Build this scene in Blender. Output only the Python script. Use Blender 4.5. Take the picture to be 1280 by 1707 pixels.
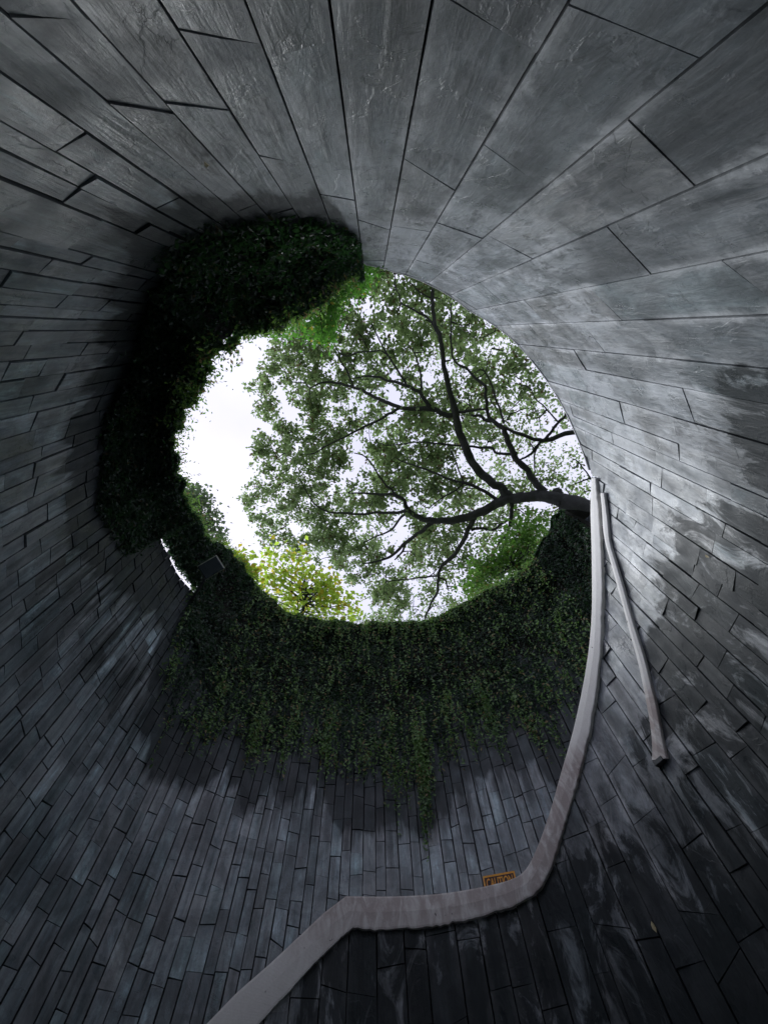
import bpy, math, random
import numpy as np
from mathutils import Vector, Matrix, noise as mnoise

for o in list(bpy.data.objects):
    bpy.data.objects.remove(o)
sc = bpy.context.scene
COL = sc.collection
random.seed(7)
RNG = np.random.default_rng(7)
PI = math.pi

# ------------------------------------------------------------------ camera
F = 700.0                                    # focal length in photograph pixels (1280 wide)
EYE = np.array([0.0, 0.0, 1.6])
Zc = np.array([-20.0 / F, 303.5 / F, -1.0]); Zc /= np.linalg.norm(Zc)     # world up, seen in camera axes
Xc = np.array([1.0, 0, 0]) - Zc[0] * Zc; Xc /= np.linalg.norm(Xc)
Yc = np.cross(Zc, Xc)
ROT = np.array([Xc, Yc, Zc])                 # camera -> world
cam_data = bpy.data.cameras.new("camera")
cam_data.sensor_fit = 'HORIZONTAL'
cam_data.sensor_width = 36.0
cam_data.lens = F / 1280.0 * 36.0
cam_data.clip_start = 0.05
cam_data.clip_end = 2000.0
cam = bpy.data.objects.new("camera", cam_data)
COL.objects.link(cam)
m4 = Matrix([list(ROT[i]) + [EYE[i]] for i in range(3)] + [[0, 0, 0, 1]])
cam.matrix_world = m4
sc.camera = cam

# ------------------------------------------------------------------ sky, sun, exposure
SUN_EL, SUN_AZ = math.radians(52), math.radians(-55)      # azimuth from +Y towards +X of the light's origin
SKY_GAIN = 0.26
world = bpy.data.worlds.new("World"); sc.world = world
world.use_nodes = True
nt = world.node_tree; nt.nodes.clear()
def N(tree, typ, **kw):
    n = tree.nodes.new(typ)
    for k, v in kw.items():
        setattr(n, k, v)
    return n
wo = N(nt, 'ShaderNodeOutputWorld')
skyt = N(nt, 'ShaderNodeTexSky', sky_type='NISHITA', sun_disc=False)
skyt.sun_elevation = SUN_EL; skyt.sun_rotation = SUN_AZ
bg1 = N(nt, 'ShaderNodeBackground'); bg1.inputs['Strength'].default_value = 0.12
nt.links.new(skyt.outputs[0], bg1.inputs['Color'])
bg2 = N(nt, 'ShaderNodeBackground'); bg2.inputs['Strength'].default_value = 1.0 * SKY_GAIN
tcw = N(nt, 'ShaderNodeTexCoord')
nz = N(nt, 'ShaderNodeTexNoise'); nz.inputs['Scale'].default_value = 2.2; nz.inputs['Detail'].default_value = 5
nt.links.new(tcw.outputs['Generated'], nz.inputs['Vector'])
rp = N(nt, 'ShaderNodeValToRGB')
rp.color_ramp.elements[0].position = 0.3; rp.color_ramp.elements[0].color = (0.80, 0.79, 1.02, 1)
rp.color_ramp.elements[1].position = 0.72; rp.color_ramp.elements[1].color = (1.08, 1.06, 1.26, 1)
nt.links.new(nz.outputs['Fac'], rp.inputs[0]); nt.links.new(rp.outputs[0], bg2.inputs['Color'])
mxw = N(nt, 'ShaderNodeMixShader'); mxw.inputs[0].default_value = 0.93     # nearly closed cloud cover
nt.links.new(bg1.outputs[0], mxw.inputs[1]); nt.links.new(bg2.outputs[0], mxw.inputs[2])
nt.links.new(mxw.outputs[0], wo.inputs['Surface'])

sun_data = bpy.data.lights.new("sun", 'SUN')
sun_data.energy = 1.15
sun_data.angle = math.radians(40)
sun_data.color = (0.93, 0.97, 1.0)
sun = bpy.data.objects.new("sun", sun_data); COL.objects.link(sun)
sdir = Vector((math.cos(SUN_EL) * math.sin(SUN_AZ), math.cos(SUN_EL) * math.cos(SUN_AZ), math.sin(SUN_EL)))
sun.rotation_euler = (-sdir).to_track_quat('-Z', 'Y').to_euler()

sc.view_settings.view_transform = 'Standard'
sc.view_settings.look = 'None'
sc.view_settings.gamma = 1.0
sc.view_settings.use_curve_mapping = False
sc.view_settings.exposure = 1.9
sc.render.engine = 'CYCLES'
sc.cycles.use_denoising = True
sc.cycles.max_bounces = 8
sc.cycles.diffuse_bounces = 6
sc.cycles.transmission_bounces = 4

# ------------------------------------------------------------------ geometry of the well
CX, CY = 0.05, 2.15                          # centre of the round shaft
RI = 2.90                                    # inner face of the parapet / slab wall
H0 = 6.0
def px_dir(u, v):
    d = ROT @ np.array([u - 640.0, 853.5 - v, -F])
    return d / np.linalg.norm(d)
def to_px(p):
    c = ROT.T @ (np.asarray(p) - EYE)
    return (640 + F * c[0] / -c[2], 853.5 - F * c[1] / -c[2]) if c[2] < -1e-4 else (-9999, -9999)
def hit_r(u, v, r):
    d = px_dir(u, v); ox, oy = EYE[0] - CX, EYE[1] - CY
    a = d[0]**2 + d[1]**2; b = ox * d[0] + oy * d[1]; c = ox * ox + oy * oy - r * r
    t = (-b + math.sqrt(b * b - a * c)) / a
    p = EYE + t * d
    ph = math.degrees(math.atan2(p[0] - CX, -(p[1] - CY)))    # 0 at picture top, + clockwise
    return ph, p[2]
def P(ph, r, z):
    a = math.radians(ph)
    return (CX + r * math.sin(a), CY - r * math.cos(a), z)
def sstep(x, a, b):
    t = min(1, max(0, (x - a) / (b - a))); return t * t * (3 - 2 * t)
def r_out(ps):                               # spiral of the outer wall; ps = -phi (50 .. 250)
    return RI + 1.0 * sstep(ps, 75, 150)
def hit_out(u, v, off=0.0):                  # a picture point on the outer wall (off metres in front of it)
    r = RI
    for _ in range(12):
        ph, z = hit_r(u, v, r - off)
        ps = -ph if ph < 0 else 360 - ph
        if ph < 60 and ph > -60 and False: ps = -ph
        r = r_out(ps)
    return ps, z
def curve(pts):
    pts = sorted(pts)
    xs = np.array([p[0] for p in pts]); ys = np.array([p[1] for p in pts])
    return lambda x: float(np.interp(x, xs, ys))

# --- inner wall top line: the rim arc, then the upper edge of the pale band
rim_px = [(605, 438), (615, 440), (660, 452), (720, 475), (780, 515), (850, 560), (895, 610), (930, 660), (960, 720), (985, 790)]
band_out = [(985, 797), (983, 850), (985, 900), (986, 960), (986, 1030), (979, 1100), (966, 1170), (952, 1230), (934, 1290), (915, 1360), (893, 1420), (874, 1455),
            (850, 1468), (800, 1480), (740, 1490), (680, 1494), (630, 1495), (577, 1494), (540, 1522), (500, 1560), (450, 1607), (395, 1655), (345, 1707), (300, 1752)]
band_in = [(992, 797), (996, 850), (1000, 900), (1003, 960), (1002, 1030), (999, 1100), (990, 1170), (980, 1230), (962, 1300), (940, 1372), (920, 1440), (900, 1482),
           (872, 1503), (812, 1526), (750, 1540), (690, 1547), (640, 1551), (590, 1545), (560, 1570), (525, 1605), (480, 1655), (432, 1707), (400, 1745)]
top_pts = [hit_r(u, v, RI) for u, v in rim_px]
top_b = [hit_r(u, v, RI - 0.05) for u, v in band_out]
def norm(ph): return ph + 360 if ph < -100 else ph
top_b = [(norm(a), z - 0.02) for a, z in top_b]
a0, z0 = top_pts[0]
top_all = top_pts + top_b
la, lz = top_b[-1]
top_all += [(la + 8, max(lz - 0.35, 0.4)), (la + 40, 0.3)]
_zti = curve(top_all)
A_RIM0 = a0
def ztop_in(ph): return _zti(ph) if ph >= A_RIM0 else ztop_out(-ph)
PH_MIN, PH_MAX = hit_r(100, 185, RI)[0], min(la + 30, 238)
# --- outer wall top line
out_rim_px = [(265, 893), (280, 925), (296, 957), (325, 990)]
op = [hit_out(u, v) for u, v in out_rim_px]
sil_px = [(612, 441), (596, 452), (560, 480), (505, 520), (455, 545), (400, 562), (352, 572), (340, 610), (318, 650), (303, 690), (292, 740), (294, 780), (303, 830), (325, 868),
          (362, 905), (402, 945), (440, 985), (490, 1028), (560, 1036), (640, 1038), (710, 1036), (760, 1013), (810, 988), (850, 968), (893, 938), (907, 900), (925, 865), (950, 838), (985, 815), (1020, 810)]
BULGE = 0.45
OFFS = [0.02, 0.12, 0.30] + [BULGE] * 99
sil = [hit_out(u, v, o) for (u, v), o in zip(sil_px, OFFS)]
bulge_at = curve([(p[0], o) for p, o in zip(sil[:4], OFFS)])
sil_z = curve(sil)
slit0, slit1 = op[0][0], op[-1][0]
rimv = curve(op)
def ztop_out(ps):
    base = sil_z(ps) - 0.06
    w = sstep(ps, slit0 - 6, slit0) * (1 - sstep(ps, slit1, slit1 + 6))
    return base * (1 - w) + rimv(ps) * w
low_px = [(608, 425), (596, 400), (560, 380), (500, 372), (430, 372), (350, 385), (285, 412), (262, 445), (275, 490), (240, 540), (228, 600), (200, 660), (180, 700), (172, 780), (165, 850), (205, 920), (255, 955),
          (285, 1010), (290, 1100), (290, 1190), (340, 1230), (430, 1230), (520, 1240), (600, 1275), (690, 1300), (740, 1270), (800, 1215), (860, 1200), (910, 1230), (960, 1160), (985, 1080)]
lowp = [hit_out(u, v, 0.05) for u, v in low_px]
_lowz = curve(lowp)
def low_z(ps): return _lowz(ps) - (0.10 + 0.42 * mnoise.noise(Vector((ps * 0.13, 2.7, 0))) + 0.22 * mnoise.noise(Vector((ps * 0.42, 6.7, 0)))) * sstep(ps, 95, 125)
PS_MIN, PS_MAX = -PH_MIN, 262.0

# ------------------------------------------------------------------ materials
def new_mat(name):
    m = bpy.data.materials.new(name); m.use_nodes = True
    t = m.node_tree; t.nodes.clear()
    out = N(t, 'ShaderNodeOutputMaterial'); b = N(t, 'ShaderNodeBsdfPrincipled')
    t.links.new(b.outputs[0], out.inputs['Surface'])
    return m, t, b, out
def ramp(t, src, stops):
    r = N(t, 'ShaderNodeValToRGB')
    els = r.color_ramp.elements
    while len(els) < len(stops): els.new(0.5)
    for e, (p, c) in zip(els, stops):
        e.position = p; e.color = (c, c, c, 1) if isinstance(c, (int, float)) else (*c, 1)
    t.links.new(src, r.inputs[0]); return r.outputs[0]
def mathn(t, op, a, b=None, clamp=False):
    n = N(t, 'ShaderNodeMath', operation=op); n.use_clamp = clamp
    for i, x in enumerate((a, b)):
        if x is None: continue
        if isinstance(x, (int, float)): n.inputs[i].default_value = x
        else: t.links.new(x, n.inputs[i])
    return n.outputs[0]
def mixc(t, fac, a, b, mode='MIX'):
    n = N(t, 'ShaderNodeMix', data_type='RGBA', blend_type=mode)
    for i, x in ((0, fac), (6, a), (7, b)):
        if isinstance(x, (int, float)): n.inputs[i].default_value = x
        elif isinstance(x, tuple): n.inputs[i].default_value = (*x, 1)
        else: t.links.new(x, n.inputs[i])
    return n.outputs[2]
def noise_n(t, vec, scale, detail=5, rough=0.55, dist=0.0):
    n = N(t, 'ShaderNodeTexNoise')
    n.inputs['Scale'].default_value = scale; n.inputs['Detail'].default_value = detail
    n.inputs['Roughness'].default_value = rough; n.inputs['Distortion'].default_value = dist
    t.links.new(vec, n.inputs['Vector']); return n.outputs['Fac']
def mapping(t, vec, scale=(1, 1, 1), rot=(0, 0, 0), loc=(0, 0, 0)):
    n = N(t, 'ShaderNodeMapping')
    n.inputs['Scale'].default_value = scale; n.inputs['Rotation'].default_value = rot; n.inputs['Location'].default_value = loc
    t.links.new(vec, n.inputs['Vector']); return n.outputs[0]
def vadd(t, a, b):
    n = N(t, 'ShaderNodeVectorMath', operation='ADD'); t.links.new(a, n.inputs[0]); t.links.new(b, n.inputs[1]); return n.outputs[0]
def blob(t, sep, u, v, su, sv):              # soft patch at a place of the wall, in metres
    a = mathn(t, 'DIVIDE', mathn(t, 'SUBTRACT', sep.outputs[0], u), su)
    b = mathn(t, 'DIVIDE', mathn(t, 'SUBTRACT', sep.outputs[1], v), sv)
    s = mathn(t, 'ADD', mathn(t, 'MULTIPLY', a, a), mathn(t, 'MULTIPLY', b, b))
    return mathn(t, 'SUBTRACT', 1.0, s, True)

def stone_mat(name, kind):
    m, t, b, out = new_mat(name)
    uv = N(t, 'ShaderNodeUVMap', uv_map='wall').outputs[0]
    att = N(t, 'ShaderNodeAttribute', attribute_name='stone_random'); rnd = att.outputs['Vector']
    srnd = N(t, 'ShaderNodeSeparateXYZ'); t.links.new(rnd, srnd.inputs[0])
    sc10 = N(t, 'ShaderNodeVectorMath', operation='SCALE'); t.links.new(rnd, sc10.inputs[0]); sc10.inputs['Scale'].default_value = 30.0
    own = vadd(t, uv, sc10.outputs[0])       # own pattern per stone
    suv = N(t, 'ShaderNodeSeparateXYZ'); t.links.new(uv, suv.inputs[0])
    big = noise_n(t, mapping(t, own, (1.5, 1.1, 1), (0, 0, 0.7)), 1.6, 6, 0.6, 1.2)
    vein = noise_n(t, mapping(t, own, (5, 1.3, 1), (0, 0, 0.95)), 1.7, 7, 0.62, 2.2)
    veins = ramp(t, vein, [(0.40, 0.0), (0.47, 0.9), (0.50, 1.0), (0.54, 0.25), (0.75, 0.0)])
    w = N(t, 'ShaderNodeTexWave', wave_type='BANDS'); w.inputs['Scale'].default_value = 2.2; w.inputs['Distortion'].default_value = 9; w.inputs['Detail'].default_value = 4; w.inputs['Detail Scale'].default_value = 0.9
    t.links.new(mapping(t, own, (1, 0.55, 1), (0, 0, 0.5)), w.inputs['Vector'])
    swirl = w.outputs['Fac']
    fine = noise_n(t, own, 55, 6, 0.7)
    K = 0.76 if kind == 'slab' else 2.05
    def k3(a, b, c): return (a * K * 0.93, b * K, c * K * 1.03) if kind == 'slab' else (a * K * 0.88, b * K * 1.02, c * K * 1.02)
    base = ramp(t, big, [(0.34, k3(0.082, 0.096, 0.110)), (0.5, k3(0.162, 0.182, 0.202)), (0.66, k3(0.275, 0.30, 0.325))])
    stria = noise_n(t, mapping(t, own, (26, 2.2, 1), (0, 0, 0.85)), 1.0, 6, 0.68, 0.6)
    stria2 = noise_n(t, mapping(t, own, (7, 1.0, 1), (0, 0, 1.15)), 1.3, 5, 0.6, 1.3)
    base = mixc(t, 1.0, base, ramp(t, stria, [(0.32, 0.58), (0.5, 1.0), (0.68, 1.5)]), 'MULTIPLY')
    base = mixc(t, 1.0, base, ramp(t, stria2, [(0.36, 0.52), (0.5, 1.0), (0.66, 1.42)]), 'MULTIPLY')
    crk = noise_n(t, mapping(t, own, (1.3, 1.0, 1), (0, 0, 0.2), (4, 1, 0)), 1.6, 7, 0.6, 1.6)
    crack = ramp(t, crk, [(0.492, 0.0), (0.500, 1.0), (0.508, 0.0)])
    crack = mathn(t, 'MULTIPLY', crack, ramp(t, noise_n(t, own, 2.3, 3), [(0.56, 0.0), (0.64, 1.0)]))
    base = mixc(t, mathn(t, 'MULTIPLY', veins, 0.50), base, (0.38, 0.40, 0.43))
    base = mixc(t, mathn(t, 'MULTIPLY', mathn(t, 'SUBTRACT', swirl, 0.45, True), 0.35), base, (0.29, 0.31, 0.33))
    flake = ramp(t, noise_n(t, mapping(t, own, (1.1, 0.7, 1), (0, 0, 0.6)), 1.3, 9, 0.55, 0.7), [(0.475, 0.0), (0.485, 1.0), (0.60, 1.0), (0.61, 0.35)])
    base = mixc(t, mathn(t, 'MULTIPLY', flake, 0.30), base, (0.31, 0.335, 0.36) if kind == 'slab' else (0.25, 0.275, 0.295))
    # tone of the single stone
    tone = ramp(t, srnd.outputs[0], [(0.0, 0.50), (0.25, 0.82), (0.7, 1.0), (1.0, 1.38)])
    base = mixc(t, 1.0, base, tone, 'MULTIPLY')
    hue = ramp(t, srnd.outputs[1], [(0.0, (1.07, 0.99, 0.93)), (0.3, (1, 1, 1)), (0.7, (0.97, 1.0, 1.0)), (1.0, (0.90, 1.02, 0.99))])
    base = mixc(t, 0.9, base, hue, 'MULTIPLY')
    base = mixc(t, ramp(t, fine, [(0.35, 0.0), (0.75, 0.35)]), base, (0.12, 0.125, 0.135))
    base = mixc(t, mathn(t, 'MULTIPLY', crack, 0.6), base, (0.02, 0.022, 0.026))
    # lime bloom that runs across joints, and dark growth
    lime = noise_n(t, mapping(t, uv, (1.3, 0.6, 1), (0, 0, 0.35)), 1.5, 8, 0.62, 0.8)
    lime2 = noise_n(t, mapping(t, uv, (10, 2.2, 1), (0, 0, 0.3)), 1.6, 6, 0.7, 1.4)
    lime_or_sheen = mathn(t, 'MULTIPLY', ramp(t, lime, [(0.50, 0.0), (0.60, 0.8), (0.7, 1.0)]), ramp(t, lime2, [(0.3, 0.25), (0.62, 1.0)]))
    dirt = noise_n(t, mapping(t, uv, (1.6, 0.42, 1)), 1.3, 8, 0.65, 0.6)
    streak = noise_n(t, mapping(t, uv, (7, 0.35, 1)), 1.5, 6, 0.65, 0.3)
    loc = N(t, 'ShaderNodeSeparateXYZ'); t.links.new(N(t, 'ShaderNodeAttribute', attribute_name='stone_local').outputs['Vector'], loc.inputs[0])
    ex = mathn(t, 'SUBTRACT', 0.5, mathn(t, 'ABSOLUTE', mathn(t, 'SUBTRACT', loc.outputs[0], 0.5)))      # 0 at a long edge
    exm = mathn(t, 'MULTIPLY', ex, loc.outputs[2])                                                       # metres from it
    en = mathn(t, 'ADD', exm, mathn(t, 'MULTIPLY', mathn(t, 'SUBTRACT', noise_n(t, uv, 5, 6, 0.7), 0.5), 0.16))
    crust = ramp(t, mathn(t, 'ABSOLUTE', en), [(0.0, 1.0), (0.018, 0.85), (0.045, 0.15), (0.07, 0.0)])
    crust = mathn(t, 'MULTIPLY', crust, ramp(t, noise_n(t, mapping(t, uv, (1, 1, 1), (0, 0, 0), (5, 5, 0)), 1.1, 4), [(0.44, 0.0), (0.54, 1.0)]))
    base = mixc(t, mathn(t, 'MULTIPLY', crust, 0.75 if kind == 'slab' else 0.35), base, (0.58, 0.60, 0.63))
    grime = noise_n(t, mapping(t, uv, (2.0, 1.3, 1), (0, 0, 0.4), (9, 2, 0)), 1.4, 8, 0.66, 1.0)
    base = mixc(t, ramp(t, grime, [(0.44, 0.0), (0.58, 0.62 if kind == 'slab' else 0.5)]), base, (0.060, 0.070, 0.078))
    if kind == 'slab':
        patch = ramp(t, noise_n(t, mapping(t, uv, (1.6, 0.9, 1), (0, 0, 0.5), (3, 7, 0)), 1.7, 9, 0.6, 1.1), [(0.485, 1.0), (0.50, 0.0)])
        hi = ramp(t, mathn(t, 'DIVIDE', suv.outputs[1], 10.0), [(0.30, 0.20), (0.62, 1.0)])
        lime_or_sheen = mathn(t, 'MULTIPLY', lime_or_sheen, hi)
        wet_sheen = None  # sheen of wet stone: highlights painted into the base colour as pale patches
        for q in ((1.0, 5.0, 0.55, 0.6), (1.8, 5.7, 0.6, 0.5), (3.0, 4.95, 0.6, 0.5), (4.3, 5.6, 0.6, 0.6), (0.2, 6.2, 0.7, 1.2), (3.4, 6.2, 0.9, 0.6), (-0.5, 4.2, 0.5, 1.2)):
            k = blob(t, suv, *q); wet_sheen = k if wet_sheen is None else mathn(t, 'MAXIMUM', wet_sheen, k)
        wet_sheen = mathn(t, 'MULTIPLY', mathn(t, 'MULTIPLY', wet_sheen, 2.2, True), mathn(t, 'MAXIMUM', mathn(t, 'MULTIPLY', patch, 0.8), ramp(t, lime2, [(0.42, 0.0), (0.60, 1.0)])))
        lime_or_sheen = mathn(t, 'MAXIMUM', lime_or_sheen, wet_sheen)  # lime bloom joined by the painted sheen
        base = mixc(t, mathn(t, 'MULTIPLY', lime_or_sheen, 0.62), base, (0.52, 0.55, 0.59))
        zz = None
        for q in ((5.0, 3.7, 1.6, 1.35), (6.2, 2.9, 2.0, 1.5), (5.2, 4.6, 0.6, 0.5), (3.0, 4.15, 0.7, 0.45), (4.45, 5.0, 0.7, 0.45), (8.5, 3.0, 1.7, 1.3), (4.3, 4.35, 0.9, 0.75), (5.0, 4.4, 0.8, 0.6), (4.0, 3.8, 1.0, 0.7)):
            k = blob(t, suv, *q); zz = k if zz is None else mathn(t, 'MAXIMUM', zz, k)
        rag = noise_n(t, mapping(t, uv, (2.4, 1.1, 1), (0, 0, 0.25), (1, 4, 0)), 1.3, 9, 0.68, 1.2)
        df = ramp(t, mathn(t, 'ADD', mathn(t, 'MULTIPLY', zz, 0.34), mathn(t, 'MULTIPLY', mathn(t, 'SUBTRACT', rag, 0.5), 1.6)), [(0.08, 0.0), (0.22, 1.0)])
        df = mathn(t, 'MULTIPLY', df, ramp(t, zz, [(0.0, 0.35), (0.22, 1.0)]))
        df2 = mathn(t, 'MULTIPLY', ramp(t, dirt, [(0.50, 0.0), (0.64, 1.0)]), 0.45)
        dark = mathn(t, 'MAXIMUM', df, df2)
    else:
        lime_or_sheen = mathn(t, 'MULTIPLY', lime_or_sheen, 0.35)
        base = mixc(t, lime_or_sheen, base, (0.42, 0.45, 0.47))
        hi = ramp(t, mathn(t, 'DIVIDE', suv.outputs[1], 10.0), [(0.44, 0.0), (0.54, 1.0)])
        df = mathn(t, 'MULTIPLY', ramp(t, streak, [(0.40, 0.0), (0.56, 1.0)]), hi)
        dark = mathn(t, 'MAXIMUM', df, mathn(t, 'MULTIPLY', ramp(t, dirt, [(0.50, 0.0), (0.66, 1.0)]), 0.45))
    hem_f = N(t, 'ShaderNodeAttribute', attribute_name='stone_hem').outputs['Fac']
    hem_streak = mathn(t, 'ADD', mathn(t, 'MULTIPLY', noise_n(t, mapping(t, uv, (4.5, 0.45, 1), (0, 0, 0), (2, 8, 0)), 1.5, 7, 0.65, 0.5), 1.1), mathn(t, 'MULTIPLY', hem_f, 1.05))
    dark = mathn(t, 'MAXIMUM', dark, ramp(t, hem_streak, [(0.80, 0.0), (1.0, 1.0)]))  # darker ragged streaks at and below the creeper hem
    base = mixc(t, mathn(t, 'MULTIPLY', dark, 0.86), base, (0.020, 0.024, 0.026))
    ed = N(t, 'ShaderNodeAttribute', attribute_name='stone_edge').outputs['Fac']
    base = mixc(t, ramp(t, ed, [(0.02, 0.0), (0.4, 0.85)]), base, (0.02, 0.021, 0.024))
    t.links.new(base, b.inputs['Base Color'])
    rough = ramp(t, noise_n(t, own, 4, 5), [(0.35, 0.24), (0.65, 0.55)])
    t.links.new(rough, b.inputs['Roughness'])
    t.links.new(mathn(t, 'SUBTRACT', 0.55, mathn(t, 'MULTIPLY', dark, 0.40)), b.inputs['Specular IOR Level'])
    h = mathn(t, 'ADD', mathn(t, 'MULTIPLY', stria, 0.14), mathn(t, 'MULTIPLY', fine, 0.10))
    h = mathn(t, 'ADD', h, mathn(t, 'MULTIPLY', stria2, 0.32))
    h = mathn(t, 'ADD', h, mathn(t, 'MULTIPLY', flake, 0.09))
    h = mathn(t, 'SUBTRACT', h, mathn(t, 'MULTIPLY', crack, 0.06))
    bp = N(t, 'ShaderNodeBump'); bp.inputs['Strength'].default_value = 0.55; bp.inputs['Distance'].default_value = 0.03
    t.links.new(h, bp.inputs['Height']); t.links.new(bp.outputs[0], b.inputs['Normal'])
    return m

def simple_mat(name, c1, c2, scale=8, rough=0.7, bump=0.3, metallic=0.0, dist=0.01, spots=None):
    m, t, b, out = new_mat(name)
    tc = N(t, 'ShaderNodeTexCoord').outputs['Object']
    n = noise_n(t, tc, scale, 7, 0.65, 0.4)
    col = mixc(t, ramp(t, n, [(0.32, 0.0), (0.68, 1.0)]), c1, c2)
    if spots:
        n3 = noise_n(t, tc, spots[1], 8, 0.7, 0.8)
        col = mixc(t, ramp(t, n3, [(spots[2], 0.0), (spots[2] + 0.07, 0.9)]), col, spots[0])
    t.links.new(col, b.inputs['Base Color'])
    b.inputs['Roughness'].default_value = rough; b.inputs['Metallic'].default_value = metallic
    n2 = noise_n(t, tc, scale * 6, 5, 0.7)
    bp = N(t, 'ShaderNodeBump'); bp.inputs['Strength'].default_value = bump; bp.inputs['Distance'].default_value = dist
    t.links.new(n2, bp.inputs['Height']); t.links.new(bp.outputs[0], b.inputs['Normal'])
    return m

def leaf_mat(name, c_dark, c_light, trans, tfac=0.35, extra=None, scale=1.2, rough=0.5):
    m = bpy.data.materials.new(name); m.use_nodes = True
    t = m.node_tree; t.nodes.clear()
    out = N(t, 'ShaderNodeOutputMaterial')
    att = N(t, 'ShaderNodeAttribute', attribute_name='leaf_random')
    s = N(t, 'ShaderNodeSeparateXYZ'); t.links.new(att.outputs['Vector'], s.inputs[0])
    tc = N(t, 'ShaderNodeTexCoord').outputs['Object']
    n = noise_n(t, tc, scale, 3)
    f = mathn(t, 'ADD', mathn(t, 'MULTIPLY', s.outputs[0], 0.6), mathn(t, 'MULTIPLY', ramp(t, n, [(0.35, 0.0), (0.65, 1.0)]), 0.45), True)
    col = mixc(t, f, c_dark, c_light)
    tcol = mixc(t, f, tuple(x * 0.7 for x in trans), trans)
    if extra:
        k = ramp(t, s.outputs[1], [(extra[1], 0.0), (extra[1] + 0.04, 1.0)])
        col = mixc(t, k, col, extra[0]); tcol = mixc(t, k, tcol, tuple(min(1, x * 1.4) for x in extra[0]))
    b = N(t, 'ShaderNodeBsdfPrincipled'); t.links.new(col, b.inputs['Base Color']); b.inputs['Roughness'].default_value = rough
    tr = N(t, 'ShaderNodeBsdfTranslucent'); t.links.new(tcol, tr.inputs['Color'])
    mx = N(t, 'ShaderNodeMixShader'); mx.inputs[0].default_value = tfac
    t.links.new(b.outputs[0], mx.inputs[1]); t.links.new(tr.outputs[0], mx.inputs[2]); t.links.new(mx.outputs[0], out.inputs['Surface'])
    return m

M_SLAB = stone_mat("slate_slabs", 'slab')
M_STONE = stone_mat("slate_strips", 'strip')
M_MORTAR = simple_mat("dark_joint_mortar", (0.022, 0.023, 0.026), (0.05, 0.052, 0.056), 9, 0.9, 0.5)
M_CONC = simple_mat("grey_render", (0.20, 0.20, 0.20), (0.30, 0.30, 0.29), 3, 0.85, 0.4)
M_EDGE = simple_mat("pale_lime_edge", (0.42, 0.43, 0.44), (0.62, 0.62, 0.63), 12, 0.7, 0.5, spots=((0.10, 0.10, 0.11), 7, 0.6))
M_BARK = simple_mat("tree_bark", (0.020, 0.021, 0.025), (0.042, 0.043, 0.047), 7, 0.9, 0.8, dist=0.03)
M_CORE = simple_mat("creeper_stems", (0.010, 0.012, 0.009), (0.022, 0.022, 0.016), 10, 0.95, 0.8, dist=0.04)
M_FLOOR = simple_mat("grey_paving", (0.15, 0.155, 0.16), (0.24, 0.245, 0.25), 3, 0.7, 0.4)
M_GROUND = simple_mat("grass_ground", (0.045, 0.07, 0.025), (0.08, 0.10, 0.04), 1.5, 0.9, 0.6)
M_IVY = leaf_mat("creeper_leaves", (0.014, 0.027, 0.026), (0.055, 0.090, 0.062), (0.08, 0.22, 0.06), 0.33, ((0.12, 0.10, 0.05), 0.95), 1.6)
M_SHOOT = leaf_mat('creeper_shoot_leaves', (0.07, 0.14, 0.07), (0.22, 0.35, 0.14), (0.26, 0.50, 0.09), 0.40, ((0.24, 0.19, 0.09), 0.86), 1.3)
M_IVY2 = leaf_mat("bright_creeper_leaves", (0.045, 0.09, 0.03), (0.09, 0.16, 0.045), (0.15, 0.42, 0.05), 0.5, ((0.30, 0.26, 0.04), 0.93), 1.5)
M_TREE = leaf_mat("tree_leaves", (0.040, 0.062, 0.042), (0.12, 0.165, 0.09), (0.32, 0.46, 0.18), 0.52, ((0.11, 0.09, 0.045), 0.90), 0.55)
M_YEL = leaf_mat("yellow_green_leaves", (0.09, 0.19, 0.03), (0.24, 0.32, 0.05), (0.60, 0.85, 0.10), 0.55, ((0.42, 0.36, 0.04), 0.78), 0.8)
M_GRN = leaf_mat("mid_green_leaves", (0.04, 0.09, 0.03), (0.09, 0.15, 0.05), (0.20, 0.45, 0.06), 0.45, ((0.16, 0.15, 0.04), 0.9), 0.8)
M_GREY = leaf_mat("grey_green_leaves", (0.05, 0.075, 0.05), (0.10, 0.13, 0.09), (0.22, 0.32, 0.16), 0.40, None, 0.8)

# ------------------------------------------------------------------ mesh helpers
def mesh_np(name, V, Fq, mat, parent=None, leaf_rnd=None, smooth=False):
    V = np.asarray(V, dtype=np.float32); Fq = np.asarray(Fq, dtype=np.int32)
    me = bpy.data.meshes.new(name)
    me.vertices.add(len(V)); me.vertices.foreach_set("co", V.ravel())
    k = Fq.shape[1]
    me.loops.add(Fq.size); me.loops.foreach_set("vertex_index", Fq.ravel())
    me.polygons.add(len(Fq)); me.polygons.foreach_set("loop_start", np.arange(0, Fq.size, k, dtype=np.int32))
    me.polygons.foreach_set("loop_total", np.full(len(Fq), k, dtype=np.int32))
    if smooth: me.polygons.foreach_set("use_smooth", np.ones(len(Fq), dtype=bool))
    me.update(calc_edges=True)
    if leaf_rnd is not None:
        a = me.attributes.new("leaf_random", 'FLOAT_VECTOR', 'POINT'); a.data.foreach_set("vector", np.asarray(leaf_rnd, dtype=np.float32).ravel())
    me.materials.append(mat)
    o = bpy.data.objects.new(name, me); COL.objects.link(o)
    if parent is not None: o.parent = parent
    return o
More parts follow.
